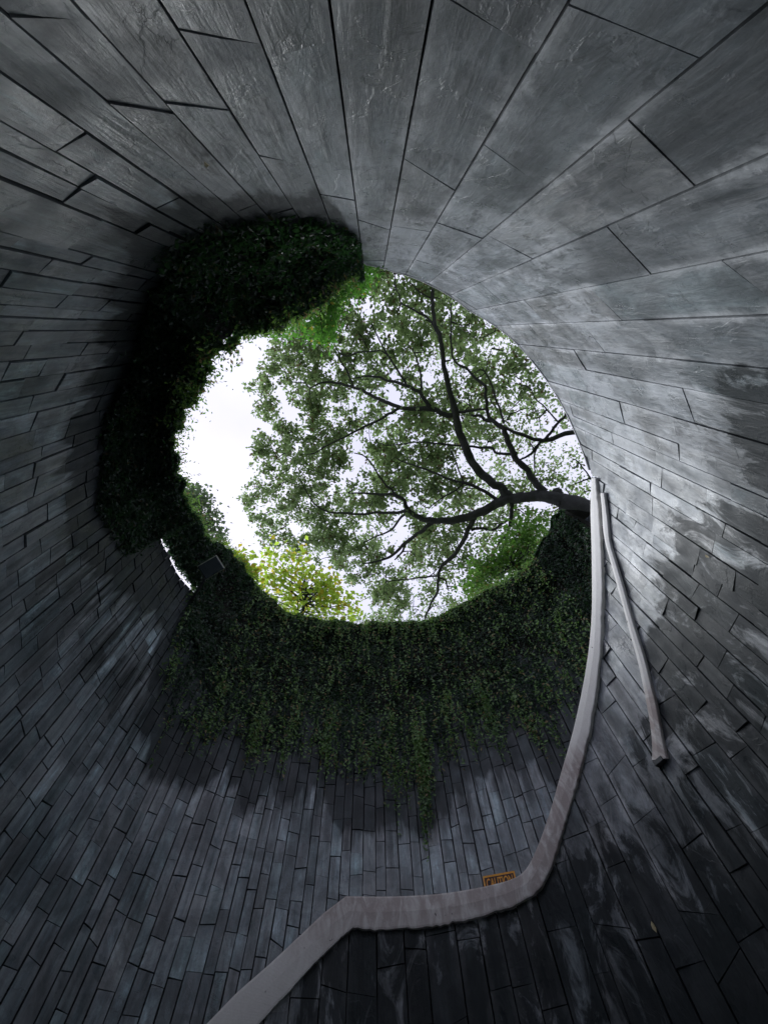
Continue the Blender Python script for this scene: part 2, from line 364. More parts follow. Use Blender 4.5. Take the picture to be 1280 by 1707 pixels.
def mesh_py(name, V, Fs, mat, parent=None, smooth=False):
    me = bpy.data.meshes.new(name); me.from_pydata([tuple(v) for v in V], [], Fs); me.update()
    if smooth:
        for p in me.polygons: p.use_smooth = True
    me.materials.append(mat)
    o = bpy.data.objects.new(name, me); COL.objects.link(o)
    if parent is not None: o.parent = parent
    return o
def thing(name, label, cat, loc=(0, 0, 0), group=None):
    o = bpy.data.objects.new(name, None); COL.objects.link(o); o.empty_display_size = 0.2
    o['label'] = label; o['category'] = cat
    if group: o['group'] = group
    return o

def rvec(ph): a = math.radians(ph); return math.sin(a), -math.cos(a)

# ------------------------------------------------------------------ stones
def hem_near(a, z):  # full at the creeper hem, fading out downwards over an uneven reach
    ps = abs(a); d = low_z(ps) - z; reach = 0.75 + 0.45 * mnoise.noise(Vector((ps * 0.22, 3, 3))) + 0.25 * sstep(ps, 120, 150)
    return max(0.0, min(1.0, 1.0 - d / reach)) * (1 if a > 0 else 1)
def stone_geo(sgn, a0, a1, z0, z1, rf, ztop, proud, gap, rnd, tilt, fine):
    """one stone of a wall. angles in degrees (phi = sgn*a); returns verts, faces, uvs"""
    r = rf((a0 + a1) / 2); am = math.degrees(gap / r)
    aa0, aa1 = a0 + am, a1 - am
    lo_m, hi_m = sum(z0) / 2, sum(z1) / 2; lo_s, hi_s = (z0[1] - z0[0]), (z1[1] - z1[0])
    zz0, zz1 = lo_m + gap * 0.6, hi_m - gap * 0.6
    if aa1 - aa0 < 0.15 or zz1 - zz0 < 0.02: return None
    if ztop(aa0) < zz0 + 0.01 and ztop(aa1) < zz0 + 0.01: return None
    w = math.radians(aa1 - aa0) * r; h = zz1 - zz0
    nx = 1 + (w > 0.26) + fine; ny = 1 + int(h > 0.35) + int(h > 0.8) + fine * 2
    ca = math.degrees(0.006 / r)
    As = [aa0 - ca, aa0] + [aa0 + (aa1 - aa0) * i / nx for i in range(1, nx)] + [aa1, aa1 + ca]
    Zs = [zz0 - 0.006, zz0] + [zz0 + h * i / ny for i in range(1, ny)] + [zz1, zz1 + 0.006]
    V = []; UV = []; ED = []; LC = []; DM = []
    hw, ad = math.radians(aa1 - aa0) / 2, (aa0 + aa1) / 2
    r_0, r_1 = rf(aa0), rf(aa1)
    rch = lambda a: (r_0 + (r_1 - r_0) * (a - aa0) / (aa1 - aa0)) * math.cos(hw) / math.cos(math.radians(a - ad))
    na, nzz = len(As), len(Zs)
    for j, z in enumerate(Zs):
        for i, a in enumerate(As):
            edge = i in (0, na - 1) or j in (0, nzz - 1)
            s = (a - aa0) / (aa1 - aa0) - 0.5; q = (z - zz0) / h - 0.5
            d = -0.045 if edge else proud + tilt[0] * s + tilt[1] * q
            jz = s * (lo_s * (0.5 - q) + hi_s * (0.5 + q))
            if not edge or True:
                nn = mnoise.noise(Vector((a * 0.31 + rnd[0] * 9, z * 3.1, rnd[1] * 7)))
                ja = math.degrees((0.003 if w > 0.3 else 0.006) * nn / r) if (i < 2 or i > na - 3) else 0
                jz += (0.0022 if w > 0.22 else 0.006) * mnoise.noise(Vector((a * 0.9, z * 2, rnd[2] * 7))) if (j < 2 or j > nzz - 3) else 0
                if not edge: d += (0.0015 if w > 0.28 else 0.005) * nn
            zc = min(z + jz, ztop(a) - 0.004)
            rr = rch(a) - d
            V.append(P(sgn * a, rr, zc)); UV.append((math.radians(a) * RI, zc)); ED.append(1.0 if edge else 0.0); DM.append(hem_near(a, zc) if sgn < 0 or a < A_RIM0 else 0.0); LC.append((min(1, max(0, s + 0.5)), min(1, max(0, q + 0.5)), w))
    Fs = []
    for j in range(nzz - 1):
        for i in range(na - 1):
            k = j * na + i; q = [k, k + 1, k + 1 + na, k + na]
            Fs.append(q if sgn > 0 else q[::-1])
    return V, Fs, UV, ED, LC, DM
def build_stone_obj(name, items, mat, parent):
    V = []; Fs = []; UV = []; R = []; E = []; LCs = []; DMs = []
    for (v, f, u, e, lc, dm), rnd in items:
        b = len(V); V += v; E += e; LCs += lc; DMs += dm; UV += u; Fs += [[k + b for k in q] for q in f]; R += [rnd] * len(v)
    me = bpy.data.meshes.new(name); me.from_pydata(V, [], Fs)
    uvl = me.uv_layers.new(name="wall")
    UV = np.array(UV, dtype=np.float32)
    idx = np.empty(len(me.loops), dtype=np.int32); me.loops.foreach_get("vertex_index", idx)
    uvl.data.foreach_set("uv", UV[idx].ravel())
    a = me.attributes.new("stone_random", 'FLOAT_VECTOR', 'POINT'); a.data.foreach_set("vector", np.array(R, dtype=np.float32).ravel())
    a = me.attributes.new('stone_local', 'FLOAT_VECTOR', 'POINT'); a.data.foreach_set('vector', np.array(LCs, dtype=np.float32).ravel())
    a = me.attributes.new('stone_hem', 'FLOAT', 'POINT'); a.data.foreach_set('value', np.array(DMs, dtype=np.float32))
    a = me.attributes.new('stone_edge', 'FLOAT', 'POINT'); a.data.foreach_set('value', np.array(E, dtype=np.float32))
    me.materials.append(mat)
    o = bpy.data.objects.new(name, me); COL.objects.link(o); o.parent = parent
    return o
def area_px(pts):
    q = []
    for p in pts:
        u, v = to_px(p)
        if u < -9000: return 0
        q.append((min(1280, max(0, u)), min(1707, max(0, v))))
    s = 0
    for (x0, y0), (x1, y1) in zip(q, q[1:] + q[:1]): s += x0 * y1 - x1 * y0
    return abs(s) / 2

def wall_stones(parent, sgn, cols, rf, ztop, mat, hidden, z_min=0.0, big_name='stone'):
    cells = []
    for (a0, a1, cuts, lo, hi) in cols:
        zt = max(ztop(a0), ztop(a1), ztop((a0 + a1) / 2))
        wd = math.radians(a1 - a0) * rf(a0)
        def rc(z): k = random.gauss(0, 0.10 if wd > 0.25 else 0.05) * min(wd, 0.4); return (z - k, z + k)
        zs = sorted(cuts or [], key=sum)
        if zs:
            z = sum(zs[0]) / 2
            while z > z_min: z -= random.uniform(lo, hi); zs.insert(0, rc(z))
            z = sum(zs[-1]) / 2
            while z < zt: z += random.uniform(lo, hi); zs.append(rc(z))
            out = [zs[0]]
            for zp in zs[1:]:
                while (sum(zp) - sum(out[-1])) / 2 > hi * 2.2: out.append(rc(sum(out[-1]) / 2 + random.uniform(lo, hi)))
                if (sum(zp) - sum(out[-1])) / 2 < 0.10: continue
                out.append(zp)
            zs = out
        else:
            z = z_min - random.uniform(0, hi)
            while z < zt:
                zs.append(rc(z)); z += random.uniform(lo, hi)
            zs.append(rc(z))
        for z0, z1 in zip(zs, zs[1:]):
            m0, m1 = sum(z0) / 2, sum(z1) / 2
            if m1 - m0 < 0.05: continue
            rugged = sgn > 0 and (a0 > 72 or m1 < 3.0 and a0 > 50)
            proud = (random.uniform(0.0, 0.004) if wd > 0.28 else random.uniform(0.0, 0.008)) + (0.006 if random.random() < 0.10 and wd < 0.28 else 0) + (random.uniform(-0.004, 0.008) if rugged else 0)
            k = 0.009 if rugged else 0.0035
            tilt = (random.uniform(-k, k), random.uniform(-k, k))
            rnd = (random.random(), random.random(), random.random())
            c = [P(sgn * a0, rf(a0), z0[0]), P(sgn * a1, rf(a1), z0[1]), P(sgn * a1, rf(a1), min(z1[1], ztop(a1))), P(sgn * a0, rf(a0), min(z1[0], ztop(a0)))]
            ar = area_px(c)
            am, zm = (a0 + a1) / 2, (m0 + min(m1, zt)) / 2
            if hidden(am, zm): ar *= 0.001
            gap = 0.0055 if wd > 0.3 else 0.0042 if wd > 0.2 else 0.0035
            if rugged: gap *= random.uniform(0.7, 2.0)
            if sgn < 0: gap = random.uniform(0.0035, 0.010)
            g = stone_geo(sgn, a0, a1, z0, z1, rf, ztop, proud, gap, rnd, tilt, int(ar > 9000))
            if g: cells.append((ar, g, rnd))
    cells.sort(key=lambda c: -c[0])
    for ar, g, rnd in cells[:298]:
        build_stone_obj(big_name, [(g, rnd)], mat, parent)
    rest = build_stone_obj('stone_cladding', [(g, rnd) for _, g, rnd in cells[298:]], mat, parent)
    rest['kind'] = 'stuff'
    print('stones', len(cells), 'cutoff area', cells[min(297, len(cells) - 1)][0])

# ---- inner slab wall and parapet
lines = [(170, 160), (275, 170), (375, 170), (455, 120), (575, 200), (690, 165), (805, 240), (1000, 235), (1110, 332), (1120, 450), (1080, 532),
         (1090, 595), (1130, 645), (1175, 710), (1105, 730)]
js = sorted(hit_r(u, v, RI)[0] for u, v in lines)
print('joints', [round(j, 1) for j in js])
last = js[-1]; JOINTS = [PH_MIN] + [j for j in js if j > PH_MIN + 2]
while last < PH_MAX:
    w = random.uniform(0.13, 0.28) if last < 150 else random.uniform(0.17, 0.30)
    last += math.degrees(w / RI); JOINTS.append(last)
CUTS = [((30, 25), (140, 30)), ((300, 48), (400, 65)), ((270, 168), (375, 180)), ((160, 165), (205, 172)), ((360, 235), (430, 250)), ((435, 257), (500, 270)), ((185, 290), (255, 291)),
        ((265, 294), (330, 297)), ((570, 118), (690, 172)), ((550, 325), (595, 333)), ((612, 370), (655, 385)), ((760, 0), (885, 78)), ((677, 265), (735, 300)), ((807, 240), (905, 310)),
        ((1042, 195), (1160, 310)), ((727, 370), (800, 395)), ((802, 472), (835, 500)), ((980, 477), (1030, 525)), ((880, 540), (905, 570)), ((972, 540), (1000, 575)), ((1135, 580), (1155, 597)),
        ((955, 580), (968, 600)), ((1030, 660), (1040, 700))]
cuts = []
for p, q in CUTS:
    (pa, pz), (qa, qz) = hit_r(*p, RI), hit_r(*q, RI); cuts.append(((pa + qa) / 2, (pz + qz) / 2, (qz - pz) / (qa - pa)))
def slant(c, a0, a1):
    k = max(-0.12, min(0.12, c[2])); return (c[1] + k * (a0 - c[0]), c[1] + k * (a1 - c[0]))
cols = []
for a0, a1 in zip(JOINTS, JOINTS[1:]):
    cz = [slant(c, a0, a1) for c in cuts if a0 <= c[0] < a1]
    lo, hi = (0.9, 1.9) if a1 < 62 else ((0.45, 1.0) if a1 < 85 else (0.25, 0.75))
    cols.append((a0, a1, cz, lo, hi))
slab_wall = thing('slab_wall', 'smooth grey slate slab wall curving overhead and round the right, with pale rendered top band', 'wall')
wall_stones(slab_wall, 1, cols, lambda a: RI, ztop_in, M_SLAB, lambda a, z: False)

# ---- outer wall of narrow strips
cols = []
LJ = [(100, 185), (100, 256), (100, 295), (100, 336), (100, 410), (100, 432), (100, 462), (100, 487), (100, 513), (100, 530), (100, 550), (100, 572), (100, 595)]
lj = [hit_out(u, v)[0] for u, v in LJ]
for i, (a, a1) in enumerate(zip(lj, lj[1:])): cols.append((a, a1, None, 0.45 if i < 4 else 0.25, 1.0 if i < 4 else 0.6))
a = lj[-1]
print('left joints', [round(x, 1) for x in lj])
while a < PS_MAX:
    r = r_out(a)
    w = random.uniform(0.12, 0.18) if a < 100 else random.uniform(0.105, 0.17)
    a1 = a + math.degrees(w / r)
    cols.append((a, a1, None, 0.22, 0.52)); a = a1
def hid_out(a, z):
    if z > low_z(a) + 0.15: return True
    u, v = to_px(P(-a, r_out(a), z))
    if not (0 <= u <= 1280 and 0 <= v <= 1707): return False
    ph, zz = hit_r(u, v, RI); ph = norm(ph)
    return ph > 95 and ph < PH_MAX and zz < ztop_in(ph)
strip_wall = thing('strip_stone_wall', 'tall curved wall of narrow blue-grey slate strips, its rim buried in creeper', 'wall')
wall_stones(strip_wall, -1, cols, r_out, ztop_out, M_STONE, hid_out)

def shell(name, sgn, a0, a1, step, rf, ztop, off_in, off_out, mat, parent, topdrop=0.006, zb=-0.3):
    V = []; Fs = []; n = int((a1 - a0) / step) + 1
    for i in range(n + 1):
        a = a0 + (a1 - a0) * i / n; zt = ztop(a) - topdrop; r = rf(a)
        V += [P(sgn * a, r + off_in, zb), P(sgn * a, r + off_in, zt), P(sgn * a, r + off_out, zt), P(sgn * a, r + off_out, zb)]
    for i in range(n):
        b = i * 4
        for k in range(4):
            q = [b + k, b + 4 + k, b + 4 + (k + 1) % 4, b + (k + 1) % 4]
            Fs.append(q if sgn < 0 else q[::-1])
    Fs += [[0, 1, 2, 3], [n * 4 + 3, n * 4 + 2, n * 4 + 1, n * 4]]
    return mesh_py(name, V, Fs, mat, parent)
shell('mortar_backing', 1, PH_MIN, PH_MAX, 1.0, lambda a: RI, ztop_in, 0.032, 0.10, M_MORTAR, slab_wall, 0.03)
shell('wall_core', 1, PH_MIN, PH_MAX, 1.0, lambda a: RI, ztop_in, 0.103, 0.22, M_CONC, slab_wall, 0.0)
shell('mortar_backing', -1, PS_MIN, PS_MAX, 1.0, r_out, ztop_out, 0.032, 0.10, M_MORTAR, strip_wall, 0.03)
shell('wall_core', -1, PS_MIN, PS_MAX, 1.0, r_out, ztop_out, 0.103, 0.30, M_CONC, strip_wall, 0.0)
# closing piece where the two walls lap at the top of the picture and at the stair head
# thin bright edge along the top of the slabs
def strip_along(name, angs, zf0, zf1, r_in, r_out_, mat, parent):
    V = []; Fs = []
    for a in angs:
        z0, z1 = zf0(a), zf1(a)
        V += [P(a, r_in, z0), P(a, r_in, z1), P(a, r_out_, z1), P(a, r_out_, z0)]
    n = len(angs) - 1
    for i in range(n):
        b = i * 4
        for k in range(4): Fs.append([b + k, b + (k + 1) % 4, b + 4 + (k + 1) % 4, b + 4 + k])
    Fs += [[3, 2, 1, 0], [n * 4, n * 4 + 1, n * 4 + 2, n * 4 + 3]]
    return mesh_py(name, V, Fs, mat, parent)
aend = top_pts[-1][0]
strip_along('rim_edging', np.arange(PH_MIN, aend, 1.0), lambda a: ztop_in(a) - 0.0, lambda a: ztop_in(a) + 0.03, RI - 0.015, RI + 0.225, M_EDGE, slab_wall)

# ---- the pale bands: ribbons between two edges traced on the wall
def band_mat():
    m, t, b, out = new_mat("weathered_white_paint")
    tc = N(t, 'ShaderNodeTexCoord').outputs['Object']
    z = N(t, 'ShaderNodeSeparateXYZ'); t.links.new(tc, z.inputs[0])
    n = noise_n(t, tc, 3.5, 8, 0.65, 0.5)
    col = mixc(t, ramp(t, n, [(0.3, 0.0), (0.7, 1.0)]), (0.86, 0.845, 0.815), (0.92, 0.91, 0.885))
    st = noise_n(t, mapping(t, tc, (3, 3, 1.2)), 3, 8, 0.7, 1.0)
    low = ramp(t, mathn(t, 'DIVIDE', z.outputs[2], 10), [(0.33, 0.10), (0.37, 0.9), (0.455, 1.0), (0.475, 0.08), (0.75, 0.0)])
    col = mixc(t, mathn(t, 'MULTIPLY', ramp(t, st, [(0.36, 0.15), (0.56, 1.0)]), low), col, (0.46, 0.385, 0.37))
    chip = noise_n(t, tc, 16, 6, 0.7)
    col = mixc(t, ramp(t, chip, [(0.67, 0.0), (0.70, 0.85)]), col, (0.10, 0.085, 0.08))
    fine = noise_n(t, tc, 70, 4, 0.7)
    col = mixc(t, ramp(t, fine, [(0.4, 0.0), (0.8, 0.25)]), col, (0.5, 0.48, 0.46))
    t.links.new(col, b.inputs['Base Color']); b.inputs['Roughness'].default_value = 0.62
    bp = N(t, 'ShaderNodeBump'); bp.inputs['Strength'].default_value = 0.35; bp.inputs['Distance'].default_value = 0.006
    t.links.new(mathn(t, 'ADD', mathn(t, 'MULTIPLY', fine, 0.6), mathn(t, 'MULTIPLY', st, 0.6)), bp.inputs['Height']); t.links.new(bp.outputs[0], b.inputs['Normal'])
    return m
M_BAND = band_mat()
def resample(pts, n, smooth_skip=()):
    pts = np.array(pts, float); d = np.r_[0, np.cumsum(np.linalg.norm(np.diff(pts, axis=0), axis=1))]
    s = np.linspace(0, d[-1], n)
    return np.c_[np.interp(s, d, pts[:, 0]), np.interp(s, d, pts[:, 1])]
def chaikin(pts, keep=()):
    out = [pts[0]]
    for p, q in zip(pts, pts[1:]):
        p = np.array(p, float); q = np.array(q, float)
        out += [tuple(p * .75 + q * .25), tuple(p * .25 + q * .75)]
    out.append(pts[-1]); return out
def ribbon(name, A, B, r, th, mat, parent, ragged=0.004, lip=0.005):
    """solid strip lying on the wall between picture edges A (outer) and B (inner)"""
    V = []; Fs = []
    for i, ((u0, v0), (u1, v1)) in enumerate(zip(A, B)):
        p0, z0 = hit_r(u0, v0, r); p1, z1 = hit_r(u1, v1, r)
        p0, p1 = norm(p0), norm(p1)
        k = mnoise.noise(Vector((i * 0.21, 3.3, 0))) * ragged + mnoise.noise(Vector((i * 0.9, 7.7, 0))) * ragged
        z1 += k
        def pt(s, off): return P(p0 + (p1 - p0) * s, r + off, z0 + (z1 - z0) * s)
        V += [pt(0, th), pt(0, lip), pt(0.06, 0), pt(0.5, -0.006), pt(0.94, 0.001), pt(1, lip), pt(1, th)]
    n = len(A) - 1; m = 7
    for i in range(n):
        for k in range(m):
            a, b = i * m + k, i * m + (k + 1) % m
            Fs.append([a, b, b + m, a + m])
    Fs += [list(range(m))[::-1], [n * m + k for k in range(m)]]
    return mesh_py(name, V, Fs, mat, parent)
# split at the kink so the corner stays crisp
kA, kB = band_out.index((577, 1494)), band_in.index((590, 1545))
A1, B1 = resample(chaikin(chaikin(band_out[:kA + 1])), 150), resample(chaikin(chaikin(band_in[:kB + 1])), 150)
A2, B2 = resample(band_out[kA:], 50), resample(band_in[kB:], 50)
ribbon('parapet_band', A1, B1, RI - 0.05, 0.16, M_BAND, slab_wall, 0.014)
ribbon('parapet_band', A2, B2, RI - 0.05, 0.16, M_BAND, slab_wall, 0.006)
rail_l = [(1000, 822), (1003, 850), (1004, 880), (1008, 905), (1018, 940), (1030, 985), (1040, 1020), (1050, 1060), (1063, 1105), (1070, 1140), (1077, 1175), (1083, 1210), (1086, 1240), (1085, 1268)]
rail_r = [(1006, 822), (1010, 850), (1013, 880), (1015, 905), (1026, 940), (1038, 980), (1049, 1020), (1061, 1060), (1075, 1103), (1083, 1138), (1093, 1175), (1099, 1210), (1105, 1240), (1111, 1264)]
rail = thing('handrail_strip', 'chipped off-white handrail strip on the dark right wall, ending in a blunt foot', 'handrail')
ribbon('painted_strip', resample(chaikin(rail_l), 70), resample(chaikin(rail_r), 70), RI - 0.045, 0.032, M_BAND, rail, 0.002, 0.01)
hp, hz = hit_r(1098, 1268, RI - 0.03)
def box_at(name, c, ax, ay, az, hx, hy, hz_, mat, parent, bev=0.15):
    """bevelled box with half sizes along three axes"""
    c = np.array(c); ax, ay, az = (np.array(v, float) / np.linalg.norm(v) for v in (ax, ay, az))
    b = bev * min(hx, hy, hz_); V = []
    for sx in (-1, 1):
        for sy in (-1, 1):
            for sz in (-1, 1):
                for k in range(3):
                    e = [hx, hy, hz_]
                    for q in range(3):
                        if q != k: e[q] -= b
                    V.append(c + ax * sx * e[0] + ay * sy * e[1] + az * sz * e[2])
    import bmesh
    bm = bmesh.new()
    for v in V: bm.verts.new(v)
    bmesh.ops.convex_hull(bm, input=bm.verts)
    me = bpy.data.meshes.new(name); bm.to_mesh(me); bm.free(); me.materials.append(mat)
    o = bpy.data.objects.new(name, me); COL.objects.link(o); o.parent = parent
    return o
M_DARKMETAL = simple_mat("dark_metal", (0.05, 0.055, 0.06), (0.09, 0.095, 0.10), 12, 0.5, 0.2, 0.3)
cx_, sy_ = rvec(hp)
box_at('foot_bracket', P(hp, RI - 0.025, hz - 0.012), (cx_, sy_, 0), (-sy_, cx_, 0), (0, 0, 1), 0.03, 0.05, 0.02, M_DARKMETAL, rail)

# ------------------------------------------------------------------ floor, ground above, stair
def disc(name, r0, r1, z, mat, rfun=None, n=96, zf=None):
    V = []; Fs = []
    for i in range(n):
        ph = 360 * i / n
        ra = rfun(ph) if rfun else r0
        V.append(P(ph, ra, z)); V.append(P(ph, r1, z))
    for i in range(n):
        j = (i + 1) % n; Fs.append([i * 2, j * 2, j * 2 + 1, i * 2 + 1])
    o = mesh_py(name, V, Fs, mat); o['kind'] = 'structure'; return o
disc('floor', 0.001, 4.4, 0.0, M_FLOOR)
def rg(ph):
    ps = 360 - ph
    if ps < 60: return RI + 0.2
    return (r_out(ps) + 0.2) if ph > 98 else RI + 0.2 + 1.0 * sstep(ph, 80, 98)
disc('ground', 0, 900, 6.75, M_GROUND, rg, 180)

# ------------------------------------------------------------------ foliage helpers
def leaves(centers, normals, size, aspect=0.55, spread=0.8, fold=0.25, rng=RNG):
    n = len(centers)
    nm = normals + rng.normal(0, spread, (n, 3)); nm /= np.linalg.norm(nm, axis=1)[:, None] + 1e-9
    t = rng.normal(0, 1, (n, 3)); t -= (t * nm).sum(1)[:, None] * nm; t /= np.linalg.norm(t, axis=1)[:, None] + 1e-9
    s = np.cross(nm, t)
    L = (size * rng.uniform(0.6, 1.35, n))[:, None] if np.isscalar(size) else size[:, None]
    Wd = L * aspect * 0.5
    V = np.empty((n, 4, 3), np.float32)
    V[:, 0] = centers - t * L * 0.5
    V[:, 1] = centers + s * Wd + nm * fold * Wd
    V[:, 2] = centers + t * L * 0.5 - nm * L * 0.12
    V[:, 3] = centers - s * Wd + nm * fold * Wd
    i = np.arange(n)[:, None] * 4
    Fs = np.concatenate([i + np.array([[0, 1, 2]]), i + np.array([[0, 2, 3]])], 0)
    R = np.repeat(rng.random((n, 3)), 4, axis=0)
    return V.reshape(-1, 3), Fs, R
def leaf_obj(name, C, Nn, size, mat, parent, **kw):
    V, Fs, R = leaves(np.asarray(C), np.asarray(Nn), size, **kw)
    o = mesh_np(name, V, Fs, mat, parent, R); o['kind'] = 'stuff'
    return o
def tube(pts, rad, sides=7, rough=0.0):
    pts = np.asarray(pts, float); n = len(pts); V = []; Fs = []
    up = np.array([0.3, 0.2, 1.0])
    for i in range(n):
        t = pts[min(i + 1, n - 1)] - pts[max(i - 1, 0)]; t /= np.linalg.norm(t) + 1e-9
        s = np.cross(t, up); s /= np.linalg.norm(s) + 1e-9; q = np.cross(s, t)
        for k in range(sides):
            a = 2 * PI * k / sides
            rr = rad[i] * (1 + rough * mnoise.noise(Vector((i * 0.5, k * 1.3, pts[i][0]))))
            V.append(pts[i] + (s * math.cos(a) + q * math.sin(a)) * rr)
    for i in range(n - 1):
        for k in range(sides):
            a, b = i * sides + k, i * sides + (k + 1) % sides
            Fs.append([a, b, b + sides, a + sides])
    return V, Fs
def smooth_path(pts, sub=4):
    pts = np.asarray(pts, float); n = len(pts)
    if n < 3: return pts
    out = []
    for i in range(n - 1):
        p0, p1, p2, p3 = pts[max(i - 1, 0)], pts[i], pts[i + 1], pts[min(i + 2, n - 1)]
        for k in range(sub):
            t = k / sub
            out.append(0.5 * ((2 * p1) + (-p0 + p2) * t + (2 * p0 - 5 * p1 + 4 * p2 - p3) * t * t + (-p0 + 3 * p1 - 3 * p2 + p3) * t ** 3))
    out.append(pts[-1]); return np.array(out)

# ------------------------------------------------------------------ the creeper on the rim
ivy = thing('creeper', 'thick dark green creeper spilling over the rim and hanging down the strip-stone wall', 'creeper')
IV0 = -hit_r(606, 438, RI)[0]
def ivy_profile(ps):
    """points (r offset inward, z) from wall low to the back of the crest, plus slit flag"""
    zt = sil_z(ps); zl = min(low_z(ps), zt - 0.35); h = zt - zl
    w = sstep(ps, slit0 - 3, slit0 + 1) * (1 - sstep(ps, slit1 - 2, slit1 + 2))
    b = bulge_at(ps)
    taper = b / BULGE; b = BULGE
    prof = [(0.02, zl), (0.05, zl + 0.25 * h), (0.11 * taper, zl + 0.5 * h), (0.24 * taper, zl + 0.78 * h), (b * taper, zt - 0.08 * min(1, h)), (b * taper * 0.92, zt), (0.15, zt + 0.16), (-0.35, zt + 0.20)]
    if w > 0:
        zr = ztop_out(ps) ; lift = [(-0.02, zr + 0.13), (0.06, zr + 0.10), (0.14, zr + 0.10), (0.26, zr + 0.14), (b, max(zt - 0.06, zr + 0.34)), (b * 0.9, max(zt, zr + 0.38)), (0.15, max(zt + 0.12, zr + 0.5)), (-0.3, max(zt + 0.15, zr + 0.55))]
        prof = [(p[0] * (1 - w) + q[0] * w, p[1] * (1 - w) + q[1] * w) for p, q in zip(prof, lift)]
    return prof
APS = np.arange(IV0, 258.0, 0.5)
PROF = np.array([ivy_profile(a) for a in APS])                     # (n, 8, 2)
def ivy_pts(ps, s, extra=0.0):
    """surface positions for arrays ps (deg), s in 0..7"""
    fi = np.clip((ps - APS[0]) / 0.5, 0, len(APS) - 1.001); i = fi.astype(int); f = (fi - i)[:, None]
    si = np.clip(s, 0, 6.999); k = si.astype(int); g = (si - k)[:, None]
    a = PROF[i, k] * (1 - g) + PROF[i, k + 1] * g; b = PROF[i + 1, k] * (1 - g) + PROF[i + 1, k + 1] * g
    p = a * (1 - f) + b * f
    tang = (PROF[i, k + 1] - PROF[i, k]); tang /= np.linalg.norm(tang, axis=1)[:, None] + 1e-9
    R0 = RI + np.array([r_out(x) - RI for x in ps])
    off = p[:, 0]; z = p[:, 1]
    # normal in (inward, z) plane
    nin, nz_ = tang[:, 1], -tang[:, 0]
    flip = nin < -0.5
    lump = np.array([mnoise.noise(Vector((x * 0.16, zz * 1.8, 0.5))) * 0.10 + mnoise.noise(Vector((x * 0.5, zz * 5, 4.5))) * 0.05 for x, zz in zip(ps, z)])
    lump = lump * np.clip(s / 2.0, 0.15, 1)
    d = lump + extra
    off = off + nin * d; z = z + nz_ * d
    an = np.radians(-ps); r = R0 - off
    C = np.c_[CX + r * np.sin(an), CY - r * np.cos(an), z]
    Nn = np.c_[-np.sin(an) * nin, np.cos(an) * nin, nz_]
    return C, Nn
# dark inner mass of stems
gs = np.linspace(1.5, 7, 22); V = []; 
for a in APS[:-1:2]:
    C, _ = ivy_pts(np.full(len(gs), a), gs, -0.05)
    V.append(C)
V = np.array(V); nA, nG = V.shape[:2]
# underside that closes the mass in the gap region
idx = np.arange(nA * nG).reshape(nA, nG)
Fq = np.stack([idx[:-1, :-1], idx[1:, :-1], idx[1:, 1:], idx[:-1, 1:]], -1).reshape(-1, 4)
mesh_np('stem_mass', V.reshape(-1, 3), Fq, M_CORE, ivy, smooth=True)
def jag(ps):      # ragged hem: where the hem is higher or lower, as a fraction of the profile
    return np.array([0.45 * mnoise.noise(Vector((x * 0.35, 1.1, 0))) + 0.5 * mnoise.noise(Vector((x * 1.3, 5.1, 0))) for x in ps])
NL = 230000
ps = RNG.uniform(IV0 + 0.2, 256, NL); s = RNG.uniform(0, 7, NL) ** 1.0
hem = 0.95 + 1.5 * jag(ps) - np.abs(RNG.normal(0, 0.7, len(ps)))
hol = np.array([mnoise.noise(Vector((x * 0.33, y * 0.8, 12.0))) + 0.5 * mnoise.noise(Vector((x * 0.9, y * 2.0, 3.0))) for x, y in zip(ps, s)])
keep = (s > hem) & ((hol > -0.22) | (s > 4.2) | (RNG.random(NL) < 0.3))
ps, s = ps[keep], s[keep]
C, Nn = ivy_pts(ps, s, RNG.uniform(-0.02, 0.05, len(ps)))
Nn2 = Nn + np.array([0, 0, 0.5])
leaf_obj('leaves', C, Nn2, 0.050, M_IVY, ivy, aspect=0.5, spread=0.65)
# hanging shoots
def shoots(n, ps_lo, ps_hi, smin, smax, lmin, lmax, size, seed, dens=26):
    rng = np.random.default_rng(seed); C = []; Nv = []
    a = rng.uniform(ps_lo, ps_hi, n); s = rng.uniform(smin, smax, n)
    P0, N0 = ivy_pts(a, s, 0.03)
    for p, nrm, aa in zip(P0, N0, a):
        L = rng.uniform(lmin, lmax) * (0.6 + 0.8 * abs(mnoise.noise(Vector((aa * 0.23, 9, 1)))) * 2)
        m = max(4, int(L * dens)); t = np.linspace(0, 1, m)
        ph = rng.uniform(0, 6.28); inward = np.array([CX - p[0], CY - p[1], 0]); inward /= np.linalg.norm(inward)
        side = np.cross(inward, [0, 0, 1])
        q = p + np.outer(t * L, [0, 0, -1]) + np.outer(np.sin(t * 7 + ph) * 0.02 * t, side) + np.outer(0.07 * np.sin(t * 2.8) - 0.02 * t, inward)
        C.append(q + rng.normal(0, 0.010, q.shape)); Nv.append(np.tile(inward + [0, 0, 0.3], (m, 1)))
    return np.concatenate(C), np.concatenate(Nv)
c1, n1 = shoots(2300, 135, 240, 0.2, 5.6, 0.10, 0.36, 0.04, 3)
c2, n2 = shoots(1000, IV0 + 2, 145, 0.5, 5.0, 0.08, 0.25, 0.04, 4)
lob = []
c3, n3 = shoots(260, 120, 240, 0.0, 1.0, 0.15, 0.55, 0.04, 5)
